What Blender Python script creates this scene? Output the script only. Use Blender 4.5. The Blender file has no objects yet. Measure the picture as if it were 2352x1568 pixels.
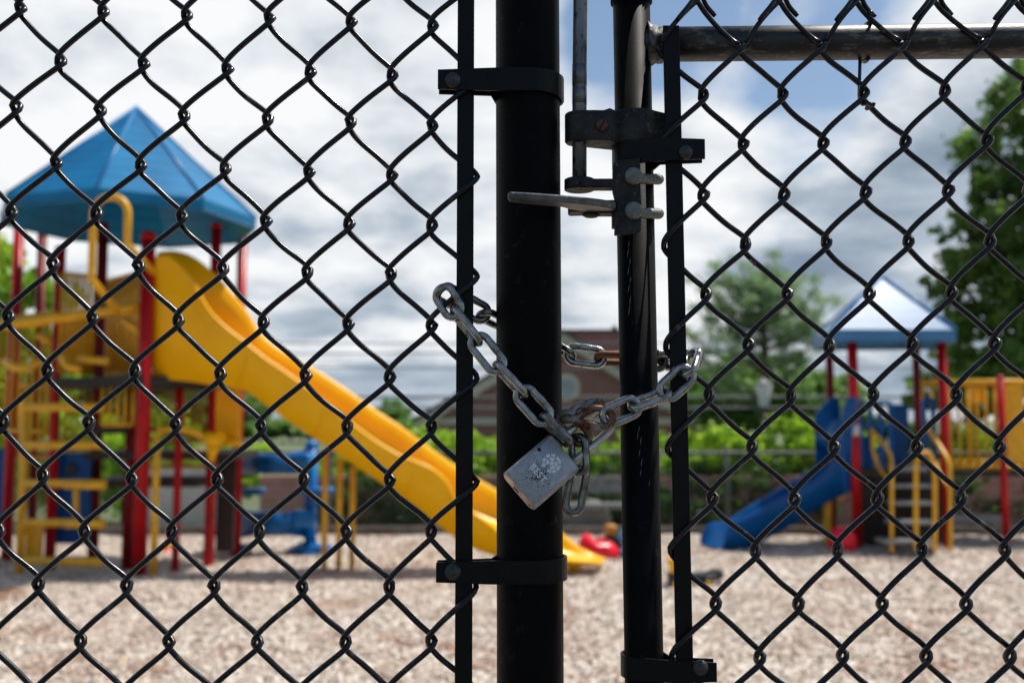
import bpy, math, random
import numpy as np
from mathutils import Vector, Matrix
random.seed(7); rng = np.random.default_rng(11)
S = bpy.context.scene
COL = S.collection
# ------------------------------------------------------------------ camera
F = 2287.0; TH = math.atan(0.078); CT, ST = math.cos(TH), math.sin(TH); EYE = 1.4
cd = bpy.data.cameras.new('camera'); cam = bpy.data.objects.new('camera', cd); COL.objects.link(cam)
cam.location = (0, 0, EYE); cam.rotation_euler = (math.pi/2+TH, 0, 0)
cd.sensor_width = 36; cd.lens = 36*F/2352; cd.clip_start = 0.02; cd.clip_end = 3000
cd.dof.use_dof = True; cd.dof.focus_distance = 0.865; cd.dof.aperture_fstop = 5.7; cd.dof.aperture_blades = 0
S.camera = cam
def P(u, v, Y):
    x = (u-1176)/F; z = -(v-784)/F
    dy = CT - z*ST; dz = ST + z*CT
    t = Y/dy
    return Vector((x*t, Y, EYE+dz*t))
def G(u, v, h=0.0):
    x = (u-1176)/F; z = -(v-784)/F
    dy = CT - z*ST; dz = ST + z*CT
    t = (h-EYE)/dz
    return Vector((x*t, dy*t, h))
# ------------------------------------------------------------------ mesh building
WL = {}
def wl(o): return WL[o.name] if o is not None else Vector((0, 0, 0))
def tag(o, label=None, cat=None, group=None, kind=None):
    if label: o['label'] = label
    if cat: o['category'] = cat
    if group: o['group'] = group
    if kind: o['kind'] = kind
    return o
def thing(name, label, cat, loc, group=None):
    o = bpy.data.objects.new(name, None); COL.objects.link(o)
    o.empty_display_size = 0.05
    o.location = loc; WL[o.name] = Vector(loc)
    return tag(o, label, cat, group)
class MB:
    def __init__(s): s.v = []; s.f = []; s.sm = []
    def add(s, vs, fs, smooth=False):
        b = len(s.v); s.v += [tuple(v) for v in vs]; s.f += [tuple(b+i for i in f) for f in fs]; s.sm += [smooth]*len(fs); return s
    def box(s, a, b):
        x0,y0,z0 = [min(a[i],b[i]) for i in range(3)]; x1,y1,z1 = [max(a[i],b[i]) for i in range(3)]
        return s.add([(x0,y0,z0),(x1,y0,z0),(x1,y1,z0),(x0,y1,z0),(x0,y0,z1),(x1,y0,z1),(x1,y1,z1),(x0,y1,z1)],
              [(0,3,2,1),(4,5,6,7),(0,1,5,4),(1,2,6,5),(2,3,7,6),(3,0,4,7)])
    def obox(s, c, ax, ay, az, hx, hy, hz, bev=0.0):
        c = Vector(c); ax, ay, az = [Vector(q).normalized() for q in (ax, ay, az)]
        if bev <= 0:
            pts = [c+ax*i*hx+ay*j*hy+az*k*hz for k in (-1,1) for (i,j) in ((-1,-1),(1,-1),(1,1),(-1,1))]
            return s.add(pts, [(0,3,2,1),(4,5,6,7),(0,1,5,4),(1,2,6,5),(2,3,7,6),(3,0,4,7)])
        out = []
        def ring(hx_, hy_, z):
            r = []
            for (i, j) in ((-1,-1),(1,-1),(1,1),(-1,1)):
                for q in range(4):
                    a = q/3*math.pi/2 + {(-1,-1):math.pi,(1,-1):1.5*math.pi,(1,1):0,(-1,1):.5*math.pi}[(i,j)]
                    r.append(c+ax*(i*(hx_-bev)+math.cos(a)*bev)+ay*(j*(hy_-bev)+math.sin(a)*bev)+az*z)
            return r
        rs = [ring(hx-bev*.6, hy-bev*.6, -hz), ring(hx, hy, -hz+bev*.7), ring(hx, hy, hz-bev*.7), ring(hx-bev*.6, hy-bev*.6, hz)]
        n = 16; vs = [p for r in rs for p in r]; fs = []
        for k in range(3):
            for q in range(n): fs.append((k*n+q, k*n+(q+1)%n, (k+1)*n+(q+1)%n, (k+1)*n+q))
        s.add(vs, fs, True); b = len(s.v)-len(vs)
        s.f += [tuple(b+q for q in range(n))[::-1], tuple(b+3*n+q for q in range(n))]; s.sm += [False, False]
        return s
    def tube(s, pts, r, seg=10, closed=False, caps=True, up=None):
        pts = [Vector(p) for p in pts]; n = len(pts)
        rr = r if isinstance(r, (list, tuple)) else [r]*n
        T = []
        for i in range(n):
            if closed: t = pts[(i+1)%n]-pts[(i-1)%n]
            else: t = pts[min(i+1,n-1)]-pts[max(i-1,0)]
            T.append(t.normalized())
        nrm = Vector(up) if up else (Vector((0,0,1)) if abs(T[0].z) < .9 else Vector((1,0,0)))
        vs = []
        for i in range(n):
            nrm = (nrm - T[i]*nrm.dot(T[i])).normalized(); bi = T[i].cross(nrm)
            for q in range(seg):
                a = 2*math.pi*q/seg; vs.append(pts[i]+(nrm*math.cos(a)+bi*math.sin(a))*rr[i])
        fs = []
        m = n if closed else n-1
        for i in range(m):
            for q in range(seg):
                fs.append((i*seg+q, i*seg+(q+1)%seg, ((i+1)%n)*seg+(q+1)%seg, ((i+1)%n)*seg+q))
        s.add(vs, fs, True)
        if caps and not closed:
            b = len(s.v)-len(vs)
            s.f += [tuple(b+q for q in range(seg))[::-1], tuple(b+(n-1)*seg+q for q in range(seg))]; s.sm += [False, False]
        return s
    def lathe(s, c, axis, prof, seg=20):
        """prof: list of (dist along axis, radius)"""
        ax = Vector(axis).normalized(); c = Vector(c)
        u = ax.orthogonal().normalized(); w = ax.cross(u)
        vs = []
        for (h, r) in prof:
            for q in range(seg):
                a = 2*math.pi*q/seg; vs.append(c+ax*h+(u*math.cos(a)+w*math.sin(a))*max(r, 1e-6))
        fs = [(i*seg+q, i*seg+(q+1)%seg, (i+1)*seg+(q+1)%seg, (i+1)*seg+q) for i in range(len(prof)-1) for q in range(seg)]
        s.add(vs, fs, True); b = len(s.v)-len(vs)
        s.f += [tuple(b+q for q in range(seg))[::-1], tuple(b+(len(prof)-1)*seg+q for q in range(seg))]; s.sm += [False, False]
        return s
    def ball(s, c, r, sx=1, sy=1, sz=1, seg=20, rings=12):
        c = Vector(c); vs = []; fs = []
        for i in range(rings+1):
            t = math.pi*i/rings
            for q in range(seg):
                a = 2*math.pi*q/seg
                vs.append(c+Vector((r*sx*math.sin(t)*math.cos(a), r*sy*math.sin(t)*math.sin(a), r*sz*math.cos(t))))
        for i in range(rings):
            for q in range(seg): fs.append((i*seg+q, (i+1)*seg+q, (i+1)*seg+(q+1)%seg, i*seg+(q+1)%seg))
        return s.add(vs, fs, True)
    def poly(s, pts, d):
        """extrude polygon pts by vector d"""
        n = len(pts); d = Vector(d); pts = [Vector(p) for p in pts]
        return s.add(pts+[p+d for p in pts], [tuple(range(n))[::-1], tuple(range(n, 2*n))]+[(i, (i+1)%n, (i+1)%n+n, i+n) for i in range(n)])
    def loft(s, rings, closed_ring=True, smooth=True, caps=True):
        n = len(rings[0]); vs = [p for r in rings for p in r]; fs = []
        m = n if closed_ring else n-1
        for i in range(len(rings)-1):
            for q in range(m): fs.append((i*n+q, i*n+(q+1)%n, (i+1)*n+(q+1)%n, (i+1)*n+q))
        s.add(vs, fs, smooth); b = len(s.v)-len(vs)
        if caps:
            s.f += [tuple(b+q for q in range(n))[::-1], tuple(b+(len(rings)-1)*n+q for q in range(n))]; s.sm += [False, False]
        return s
    def build(s, name, mat, parent=None, fixn=True, bevel=0, centre=None):
        V = np.array([tuple(v) for v in s.v], dtype=float)
        c = Vector(((V.min(0)+V.max(0))/2).tolist()) if centre is None else Vector(centre)
        if parent is None and centre is None: c.z = float(V[:,2].min())
        me = bpy.data.meshes.new(name)
        me.from_pydata((V-np.array(c)).tolist(), [], s.f); me.polygons.foreach_set('use_smooth', s.sm)
        me.update()
        if fixn:
            import bmesh
            bm = bmesh.new(); bm.from_mesh(me); bmesh.ops.recalc_face_normals(bm, faces=bm.faces); bm.to_mesh(me); bm.free()
        o = bpy.data.objects.new(name, me); COL.objects.link(o)
        me.materials.append(mat)
        if parent is not None: o.parent = parent
        o.location = c-wl(parent); WL[o.name] = c
        if bevel:
            b = o.modifiers.new('bevel', 'BEVEL'); b.width = bevel; b.segments = 2; b.limit_method = 'ANGLE'; b.angle_limit = math.radians(40)
        return o
def bez(pts, n=8):
    """catmull-rom through pts"""
    pts = [Vector(p) for p in pts]; out = []
    Q = [pts[0]*2-pts[1]]+pts+[pts[-1]*2-pts[-2]]
    for i in range(1, len(Q)-2):
        for k in range(n):
            t = k/n; a, b, c, d = Q[i-1], Q[i], Q[i+1], Q[i+2]
            out.append(0.5*((2*b)+(c-a)*t+(2*a-5*b+4*c-d)*t*t+(3*b-a-3*c+d)*t**3))
    out.append(pts[-1]); return out
# ------------------------------------------------------------------ materials
def nodes(m):
    m.use_nodes = True; nt = m.node_tree; b = nt.nodes.get('Principled BSDF'); return nt, b
def N(nt, t, **kw):
    n = nt.nodes.new(t)
    for k, v in kw.items():
        if k.startswith('i_'): n.inputs[k[2:].replace('_', ' ')].default_value = v
        else: setattr(n, k, v)
    return n
def ramp(nt, stops, interp='LINEAR'):
    r = nt.nodes.new('ShaderNodeValToRGB'); r.color_ramp.interpolation = interp
    el = r.color_ramp.elements
    while len(el) < len(stops): el.new(0.5)
    for e, (p, c) in zip(el, stops): e.position = p; e.color = (*c, 1) if len(c) == 3 else c
    return r
def mat(name, c1, c2=None, scale=20, rough=.5, metal=0.0, bump=0.0, bscale=None, detail=4, lo=.35, hi=.65, rough2=None, coat=0, spec=.5, stretch=None, third=None):
    m = bpy.data.materials.new(name); nt, b = nodes(m); L = nt.links.new
    c2 = c2 or tuple(x*.8 for x in c1)
    tc = N(nt, 'ShaderNodeTexCoord'); src = tc.outputs['Object']
    if stretch:
        mp = N(nt, 'ShaderNodeMapping'); mp.inputs['Scale'].default_value = stretch; L(src, mp.inputs['Vector']); src = mp.outputs[0]
    nz = N(nt, 'ShaderNodeTexNoise', i_Scale=scale, i_Detail=detail); L(src, nz.inputs['Vector'])
    r = ramp(nt, [(lo, c1), (hi, c2)]); L(nz.outputs['Fac'], r.inputs[0])
    col = r.outputs[0]
    if third:
        tcol, tscale, tlo, thi = third
        n3 = N(nt, 'ShaderNodeTexNoise', i_Scale=tscale, i_Detail=6, i_Roughness=.65); L(src, n3.inputs['Vector'])
        r3 = ramp(nt, [(tlo, (0,0,0)), (thi, (1,1,1))]); L(n3.outputs['Fac'], r3.inputs[0])
        mx = N(nt, 'ShaderNodeMix', data_type='RGBA'); L(r3.outputs[0], mx.inputs['Factor']); L(col, mx.inputs['A']); mx.inputs['B'].default_value = (*tcol, 1); col = mx.outputs['Result']
    L(col, b.inputs['Base Color'])
    b.inputs['Metallic'].default_value = metal; b.inputs['Specular IOR Level'].default_value = spec
    b.inputs['Coat Weight'].default_value = coat
    if rough2 is not None:
        rr = ramp(nt, [(lo, (rough,)*3), (hi, (rough2,)*3)]); L(nz.outputs['Fac'], rr.inputs[0]); L(rr.outputs[0], b.inputs['Roughness'])
    else: b.inputs['Roughness'].default_value = rough
    if bump:
        nb = N(nt, 'ShaderNodeTexNoise', i_Scale=bscale or scale*4, i_Detail=5); L(src, nb.inputs['Vector'])
        bp = N(nt, 'ShaderNodeBump', i_Strength=bump, i_Distance=.0008 if (bscale or scale) > 60 else .01); L(nb.outputs['Fac'], bp.inputs['Height']); L(bp.outputs[0], b.inputs['Normal'])
    return m
M = {}
M['black_paint'] = mat('black_paint', (.003,.003,.0035), (.005,.005,.0055), 40, .5, spec=.05, bump=.12, bscale=500, rough2=.55, third=((.032,.029,.026), 70, .60, .80))
M['black_bar'] = mat('black_bar', (.004,.004,.0045), (.006,.006,.0065), 60, .45, spec=.16, bump=.15, bscale=700, third=((.05,.05,.05), 300, .70, .8))
M['vinyl'] = mat('vinyl', (.0035,.004,.006), (.007,.007,.009), 60, .2, spec=.35, rough2=.36, bump=.1, bscale=500, third=((.10,.092,.08), 80, .60, .74))
M['rail_paint'] = mat('rail_paint', (.010,.010,.011), (.03,.027,.025), 50, .38, bump=.2, bscale=500, rough2=.5, stretch=(.4,1,1), third=((.17,.135,.10), 160, .52, .70))
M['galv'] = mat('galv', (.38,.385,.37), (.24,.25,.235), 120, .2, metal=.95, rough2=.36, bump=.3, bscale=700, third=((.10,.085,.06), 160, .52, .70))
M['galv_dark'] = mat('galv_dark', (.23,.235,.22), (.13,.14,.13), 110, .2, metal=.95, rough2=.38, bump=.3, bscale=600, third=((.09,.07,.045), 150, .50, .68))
M['rust'] = mat('rust', (.26,.255,.24), (.17,.16,.145), 90, .4, metal=.7, rough2=.6, bump=.4, bscale=600, third=((.12,.04,.012), 60, .44, .56))
M['orange_rust'] = mat('orange_rust', (.27,.085,.025), (.15,.065,.035), 160, .7, metal=.1, bump=.5, bscale=700, third=((.25,.22,.19), 120, .6, .7))
M['cast'] = mat('cast', (.030,.028,.026), (.014,.0135,.013), 70, .55, metal=.45, bump=.6, bscale=420, rough2=.7, third=((.13,.12,.105), 200, .58, .74))
M['rod'] = mat('rod', (.22,.225,.225), (.11,.113,.113), 60, .45, metal=.6, bump=.3, bscale=400, stretch=(1,1,.35), third=((.02,.02,.02), 150, .54, .64))
M['bolt'] = mat('bolt', (.20,.21,.19), (.13,.14,.125), 200, .55, metal=.4, bump=.4, bscale=900)
M['bolt_dark'] = mat('bolt_dark', (.035,.035,.036), (.06,.06,.06), 300, .5, metal=.5, bump=.5, bscale=900, third=((.2,.2,.19), 500, .62, .7))
M['screw'] = mat('screw', (.16,.065,.035), (.07,.03,.02), 200, .5, metal=.5, bump=.3)
M['weld'] = mat('weld', (.09,.085,.08), (.02,.02,.02), 120, .4, metal=.6, bump=1, bscale=220, rough2=.6)
M['lock'] = mat('lock', (.37,.385,.41), (.31,.325,.35), 260, .42, metal=.55, rough2=.5, bump=.35, bscale=1500, third=((.16,.16,.165), 700, .60, .70))
M['lock_end'] = mat('lock_end', (.55,.42,.34), (.38,.29,.24), 200, .42, metal=.7, bump=.2)
M['engrave'] = mat('engrave', (.80,.82,.84), (.60,.62,.64), 500, .6, metal=.1)
M['smudge'] = mat('smudge', (.02,.02,.02), (.05,.05,.05), 300, .7, spec=.2)
M['hole'] = mat('hole', (.004,.004,.004), None, 10, .8)
M['shackle'] = mat('shackle', (.58,.58,.56), (.42,.42,.40), 90, .33, metal=.85, bump=.2, bscale=500, rough2=.45)
M['yellow'] = mat('yellow', (.95,.50,.002), (.88,.43,.002), 3, .3, spec=.22, bump=.05, bscale=30)
M['yellow_metal'] = mat('yellow_metal', (.82,.43,.018), (.68,.34,.012), 12, .33, spec=.35)
M['red'] = mat('red', (.46,.006,.010), (.34,.005,.008), 6, .33, spec=.22)
M['dark_red'] = mat('dark_red', (.20,.006,.008), (.13,.006,.008), 6, .4, spec=.2)
M['toy_red'] = mat('toy_red', (.85,.008,.03), (.78,.008,.025), 6, .28, spec=.4)
M['deep_blue'] = mat('deep_blue', (.001,.085,.28), (.001,.065,.22), 5, .32, spec=.22)
M['mid_blue'] = mat('mid_blue', (.001,.16,.48), (.001,.11,.36), 5, .28, spec=.35)
M['cyan'] = mat('cyan', (.03,.42,.70), None, 6, .3)
M['deck'] = mat('deck', (.030,.018,.015), (.018,.012,.010), 8, .7)
M['grey'] = mat('grey', (.24,.25,.24), (.16,.17,.165), 8, .6, bump=.1)
M['step'] = mat('step', (.30,.31,.30), (.2,.2,.2), 12, .5)
M['fence_grey'] = mat('fence_grey', (.09,.10,.09), (.06,.07,.06), 8, .6)
M['stone'] = mat('stone', (.40,.38,.35), (.26,.25,.23), 5, .8, bump=.5, bscale=14)
M['bark'] = mat('bark', (.10,.075,.055), (.05,.038,.028), 9, .9, bump=.6, bscale=20, stretch=(1,1,.3))
M['white'] = mat('white', (.62,.63,.62), (.52,.53,.52), 4, .5)
M['tan'] = mat('tan', (.66,.58,.48), (.58,.50,.42), 3, .6)
M['toy_black'] = mat('toy_black', (.015,.018,.02), None, 6, .3)
M['wire'] = mat('wire', (.16,.17,.17), None, 6, .6)
M['roof_grey'] = mat('roof_grey', (.10,.085,.08), (.07,.06,.055), 6, .8)
def leafmat(name, c1, c2, scale):
    m = bpy.data.materials.new(name); nt, b = nodes(m); L = nt.links.new
    g = N(nt, 'ShaderNodeNewGeometry'); nz = N(nt, 'ShaderNodeTexNoise', i_Scale=scale, i_Detail=3); L(g.outputs['Position'], nz.inputs['Vector'])
    mx0 = N(nt, 'ShaderNodeMath', operation='ADD'); mu = N(nt, 'ShaderNodeMath', operation='MULTIPLY_ADD'); L(g.outputs['Random Per Island'], mu.inputs[0]); mu.inputs[1].default_value = .35; mu.inputs[2].default_value = -.17
    L(nz.outputs['Fac'], mx0.inputs[0]); L(mu.outputs[0], mx0.inputs[1])
    r = ramp(nt, [(.3, c1), (.7, c2)]); L(mx0.outputs[0], r.inputs[0]); L(r.outputs[0], b.inputs['Base Color'])
    b.inputs['Roughness'].default_value = .45
    tr = N(nt, 'ShaderNodeBsdfTranslucent'); L(r.outputs[0], tr.inputs['Color']); mx = N(nt, 'ShaderNodeMixShader'); mx.inputs[0].default_value = .55
    out = nt.nodes['Material Output']; L(b.outputs[0], mx.inputs[1]); L(tr.outputs[0], mx.inputs[2]); L(mx.outputs[0], out.inputs['Surface'])
    return m
M['leaf_hedge'] = leafmat('leaf_hedge', (.17,.36,.012), (.46,.68,.05), 1.6)
M['leaf_bush'] = leafmat('leaf_bush', (.03,.09,.012), (.09,.19,.03), 1.6)
M['leaf_tree'] = leafmat('leaf_tree', (.05,.12,.022), (.18,.31,.06), .9)
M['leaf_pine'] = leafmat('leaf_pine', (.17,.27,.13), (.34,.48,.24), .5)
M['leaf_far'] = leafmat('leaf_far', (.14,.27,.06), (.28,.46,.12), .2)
def canopy_mat(name, c1, c2):
    m = bpy.data.materials.new(name); nt, b = nodes(m); L = nt.links.new
    g = N(nt, 'ShaderNodeNewGeometry'); sp = N(nt, 'ShaderNodeSeparateXYZ'); L(g.outputs['Position'], sp.inputs[0])
    mu = N(nt, 'ShaderNodeMath', operation='MULTIPLY'); mu.inputs[1].default_value = 9; L(sp.outputs['Z'], mu.inputs[0])
    fr = N(nt, 'ShaderNodeMath', operation='FRACT'); L(mu.outputs[0], fr.inputs[0])
    nz = N(nt, 'ShaderNodeTexNoise', i_Scale=2.2, i_Detail=4); L(g.outputs['Position'], nz.inputs['Vector'])
    r = ramp(nt, [(.38, c1), (.66, c2)]); L(nz.outputs['Fac'], r.inputs[0])
    jr = ramp(nt, [(.0, (.45,)*3), (.16, (1,)*3)]); L(fr.outputs[0], jr.inputs[0]); jm = N(nt, 'ShaderNodeMix', data_type='RGBA', blend_type='MULTIPLY'); jm.inputs['Factor'].default_value = 1; L(r.outputs[0], jm.inputs['A']); L(jr.outputs[0], jm.inputs['B']); L(jm.outputs['Result'], b.inputs['Base Color'])
    bp = N(nt, 'ShaderNodeBump', i_Strength=.55, i_Distance=.02); L(fr.outputs[0], bp.inputs['Height']); L(bp.outputs[0], b.inputs['Normal'])
    b.inputs['Roughness'].default_value = .34; b.inputs['Specular IOR Level'].default_value = .28
    return m
M['roof_trim'] = mat('roof_trim', (.03,.22,.50), None, 6, .35, spec=.4)
M['roof_blue'] = canopy_mat('roof_blue', (.000,.14,.32), (.001,.20,.43))
M['roof_pale'] = canopy_mat('roof_pale', (.01,.13,.32), (.04,.21,.44)); M['roof_pale'].node_tree.nodes['Principled BSDF'].inputs['Roughness'].default_value = .30; M['roof_pale'].node_tree.nodes['Principled BSDF'].inputs['Specular IOR Level'].default_value = .75
def brickmat(name, c1, c2, mortar, sc):
    m = bpy.data.materials.new(name); nt, b = nodes(m); L = nt.links.new
    g = N(nt, 'ShaderNodeNewGeometry'); sp = N(nt, 'ShaderNodeSeparateXYZ'); L(g.outputs['Position'], sp.inputs[0])
    ad = N(nt, 'ShaderNodeMath', operation='ADD'); L(sp.outputs['X'], ad.inputs[0]); L(sp.outputs['Y'], ad.inputs[1])
    cb = N(nt, 'ShaderNodeCombineXYZ'); L(ad.outputs[0], cb.inputs['X']); L(sp.outputs['Z'], cb.inputs['Y'])
    br = N(nt, 'ShaderNodeTexBrick', i_Scale=sc); br.inputs['Color1'].default_value = (*c1, 1); br.inputs['Color2'].default_value = (*c2, 1); br.inputs['Mortar'].default_value = (*mortar, 1); br.inputs['Mortar Size'].default_value = .012
    L(cb.outputs[0], br.inputs['Vector']); L(br.outputs['Color'], b.inputs['Base Color']); b.inputs['Roughness'].default_value = .85
    return m
M['brick'] = brickmat('brick', (.34,.135,.11), (.27,.105,.09), (.36,.30,.28), 1.7)
M['brick_low'] = brickmat('brick_low', (.36,.20,.17), (.28,.15,.13), (.38,.32,.30), 2.4)
def mulch():
    m = bpy.data.materials.new('mulch'); nt, b = nodes(m); L = nt.links.new
    g = N(nt, 'ShaderNodeNewGeometry'); mp = N(nt, 'ShaderNodeMapping'); mp.inputs['Scale'].default_value = (1, .55, 1); L(g.outputs['Position'], mp.inputs[0])
    vo = N(nt, 'ShaderNodeTexVoronoi', i_Scale=48); L(mp.outputs[0], vo.inputs['Vector'])
    wn = N(nt, 'ShaderNodeSeparateColor'); L(vo.outputs['Color'], wn.inputs[0])
    r = ramp(nt, [(0, (.20,.15,.12)), (.22, (.50,.41,.34)), (.6, (.66,.57,.49)), (1, (.86,.79,.71))]); L(wn.outputs[0], r.inputs[0])
    n2 = N(nt, 'ShaderNodeTexNoise', i_Scale=1.3, i_Detail=7, i_Roughness=.7); L(g.outputs['Position'], n2.inputs['Vector'])
    r2 = ramp(nt, [(.50, (0,0,0)), (.66, (1,1,1))]); L(n2.outputs['Fac'], r2.inputs[0])
    mu = N(nt, 'ShaderNodeMath', operation='MULTIPLY'); mu.inputs[1].default_value = .75; L(r2.outputs[0], mu.inputs[0])
    mx = N(nt, 'ShaderNodeMix', data_type='RGBA'); L(mu.outputs[0], mx.inputs['Factor']); L(r.outputs[0], mx.inputs['A']); mx.inputs['B'].default_value = (.33,.17,.10,1)
    L(mx.outputs['Result'], b.inputs['Base Color']); b.inputs['Roughness'].default_value = .9
    bp = N(nt, 'ShaderNodeBump', i_Strength=1, i_Distance=.03); L(vo.outputs['Distance'], bp.inputs['Height']); L(bp.outputs[0], b.inputs['Normal'])
    return m
M['mulch'] = mulch()
M['chip'] = mat('chip', (.88,.81,.70), (.48,.37,.265), 14.0, .85, detail=8, third=((.40,.21,.12), 1.1, .50, .66))
M['grass'] = mat('grass', (.08,.11,.045), (.12,.15,.07), 2, .9, bump=.5, bscale=8)
# ------------------------------------------------------------------ world + sun
SUN_EL, SUN_AZ = 65, 64          # azimuth clockwise from +Y (towards +X): high, beyond the playground
w = bpy.data.worlds.new('World'); S.world = w; w.use_nodes = True; nt = w.node_tree; L = nt.links.new
bg = nt.nodes['Background']; out = nt.nodes['World Output']
sky = N(nt, 'ShaderNodeTexSky'); sky.sky_type = 'NISHITA'; sky.sun_disc = False
sky.sun_elevation = math.radians(SUN_EL); sky.sun_rotation = math.radians(SUN_AZ); sky.air_density = 1.2; sky.dust_density = .8; sky.ozone_density = 2
L(sky.outputs[0], bg.inputs['Color']); bg.inputs['Strength'].default_value = .11
tc = N(nt, 'ShaderNodeTexCoord'); sp = N(nt, 'ShaderNodeSeparateXYZ'); L(tc.outputs['Generated'], sp.inputs[0])
def mth(op, a, b=None, c=None, clamp=False):
    n = N(nt, 'ShaderNodeMath', operation=op); n.use_clamp = clamp
    for i, q in enumerate((a, b, c)):
        if q is None: continue
        if isinstance(q, (int, float)): n.inputs[i].default_value = q
        else: L(q, n.inputs[i])
    return n.outputs[0]
zz = mth('MAXIMUM', sp.outputs['Z'], 0.0); den = mth('ADD', zz, .22)
cx = mth('DIVIDE', sp.outputs['X'], den); cy = mth('DIVIDE', sp.outputs['Y'], den)
cb = N(nt, 'ShaderNodeCombineXYZ'); L(cx, cb.inputs['X']); L(cy, cb.inputs['Y']); cb.inputs['Z'].default_value = 3.1
def cloudn(scale, det, rough, off):
    mp = N(nt, 'ShaderNodeMapping'); mp.inputs['Location'].default_value = off; L(cb.outputs[0], mp.inputs[0])
    n = N(nt, 'ShaderNodeTexNoise', i_Scale=scale, i_Detail=det, i_Roughness=rough); n.inputs['Distortion'].default_value = .15; L(mp.outputs[0], n.inputs['Vector']); return n.outputs['Fac']
n1 = cloudn(1.0, 8, .52, (4.0, 1.0, 0)); n2 = cloudn(2.7, 8, .56, (9.0, 2.0, 5)); n3 = cloudn(.8, 3, .5, (2.0, 7.0, 9))
def blob(u, v, rad, soft):
    d = (P(u, v, 1)-Vector((0,0,EYE))).normalized()
    dp = N(nt, 'ShaderNodeVectorMath', operation='DISTANCE'); L(tc.outputs['Generated'], dp.inputs[0]); dp.inputs[1].default_value = d
    return mth('MULTIPLY_ADD', dp.outputs['Value'], -1/soft, (rad+soft)/soft, clamp=True)
# breaks in the cloud where blue shows
gap = mth('ADD', mth('MULTIPLY', blob(1390, 20, .02, .11), .32), mth('MULTIPLY', blob(1840, 60, .05, .10), .22))
cov = mth('ADD', n1, .22); cov = mth('SUBTRACT', cov, gap); cov = mth('SUBTRACT', cov, mth('MULTIPLY_ADD', sp.outputs['Y'], -.9, 0.0, clamp=True)); cov = mth('SUBTRACT', cov, mth('MULTIPLY_ADD', sp.outputs['Z'], 1.4, -.66, clamp=True))
cr = ramp(nt, [(.44, (0,0,0)), (.56, (1,1,1))]); L(cov, cr.inputs[0])
# thickness of cloud: thin = bright, thick = slate grey underside
dark = mth('ADD', mth('MULTIPLY', blob(2010, 620, .05, .16), .17), mth('MULTIPLY', blob(1560, 420, .0, .2), .03))
dark = mth('ADD', dark, mth('MULTIPLY', blob(900, 850, .03, .22), .12))
dark = mth('SUBTRACT', dark, mth('MULTIPLY', blob(1700, 260, .0, .17), .10))
dark = mth('SUBTRACT', dark, mth('MULTIPLY', blob(350, 200, .0, .5), .045))
sh = mth('ADD', mth('ADD', mth('MULTIPLY', n2, .75), mth('MULTIPLY', n3, .25)), dark)
sr = ramp(nt, [(.44, (.95,.965,.98)), (.52, (.77,.81,.855)), (.61, (.46,.535,.62)), (.75, (.24,.315,.41))]); L(sh, sr.inputs[0])
bg2 = N(nt, 'ShaderNodeBackground'); L(sr.outputs[0], bg2.inputs['Color']); bg2.inputs['Strength'].default_value = 1.0
ms = N(nt, 'ShaderNodeMixShader'); L(cr.outputs[0], ms.inputs[0]); L(bg.outputs[0], ms.inputs[1]); L(bg2.outputs[0], ms.inputs[2]); L(ms.outputs[0], out.inputs['Surface'])
sd = bpy.data.lights.new('sun', 'SUN'); sd.energy = 5.0; sd.angle = math.radians(.6); sd.color = (1, .95, .87)
so = bpy.data.objects.new('sun', sd); COL.objects.link(so)
az, el = math.radians(SUN_AZ), math.radians(SUN_EL)
sdir = Vector((math.sin(az)*math.cos(el), math.cos(az)*math.cos(el), math.sin(el)))
so.rotation_euler = sdir.to_track_quat('Z', 'Y').to_euler(); so.location = (3, 20, 30)
S.view_settings.view_transform = 'Standard'; S.view_settings.look = 'None'; S.view_settings.exposure = 0; S.view_settings.gamma = 1
# ------------------------------------------------------------------ setting
b = MB(); b.add([(-900,-900,-.01),(900,-900,-.01),(900,900,-.01),(-900,900,-.01)], [(0,1,2,3)])
tag(b.build('ground', M['grass'], fixn=False), kind='structure')
b = MB(); b.add([(-70,-60,-.004),(70,-60,-.004),(70,.35,-.004),(-70,.35,-.004)], [(0,1,2,3)]); tag(b.build('path', mat('added_asphalt', (.045,.045,.047), (.07,.07,.07), 40, .9, bump=.5, bscale=90), fixn=False), kind='structure')  # unseen dark ground behind the camera, added for darker, less green metal reflections
def hh(x, y): return .035+.018*np.sin(x*1.7+1)*np.cos(y*2.3)+.010*np.sin(x*4.3+y*3.1)+.006*np.sin(x*9.1-y*7.7)
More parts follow.
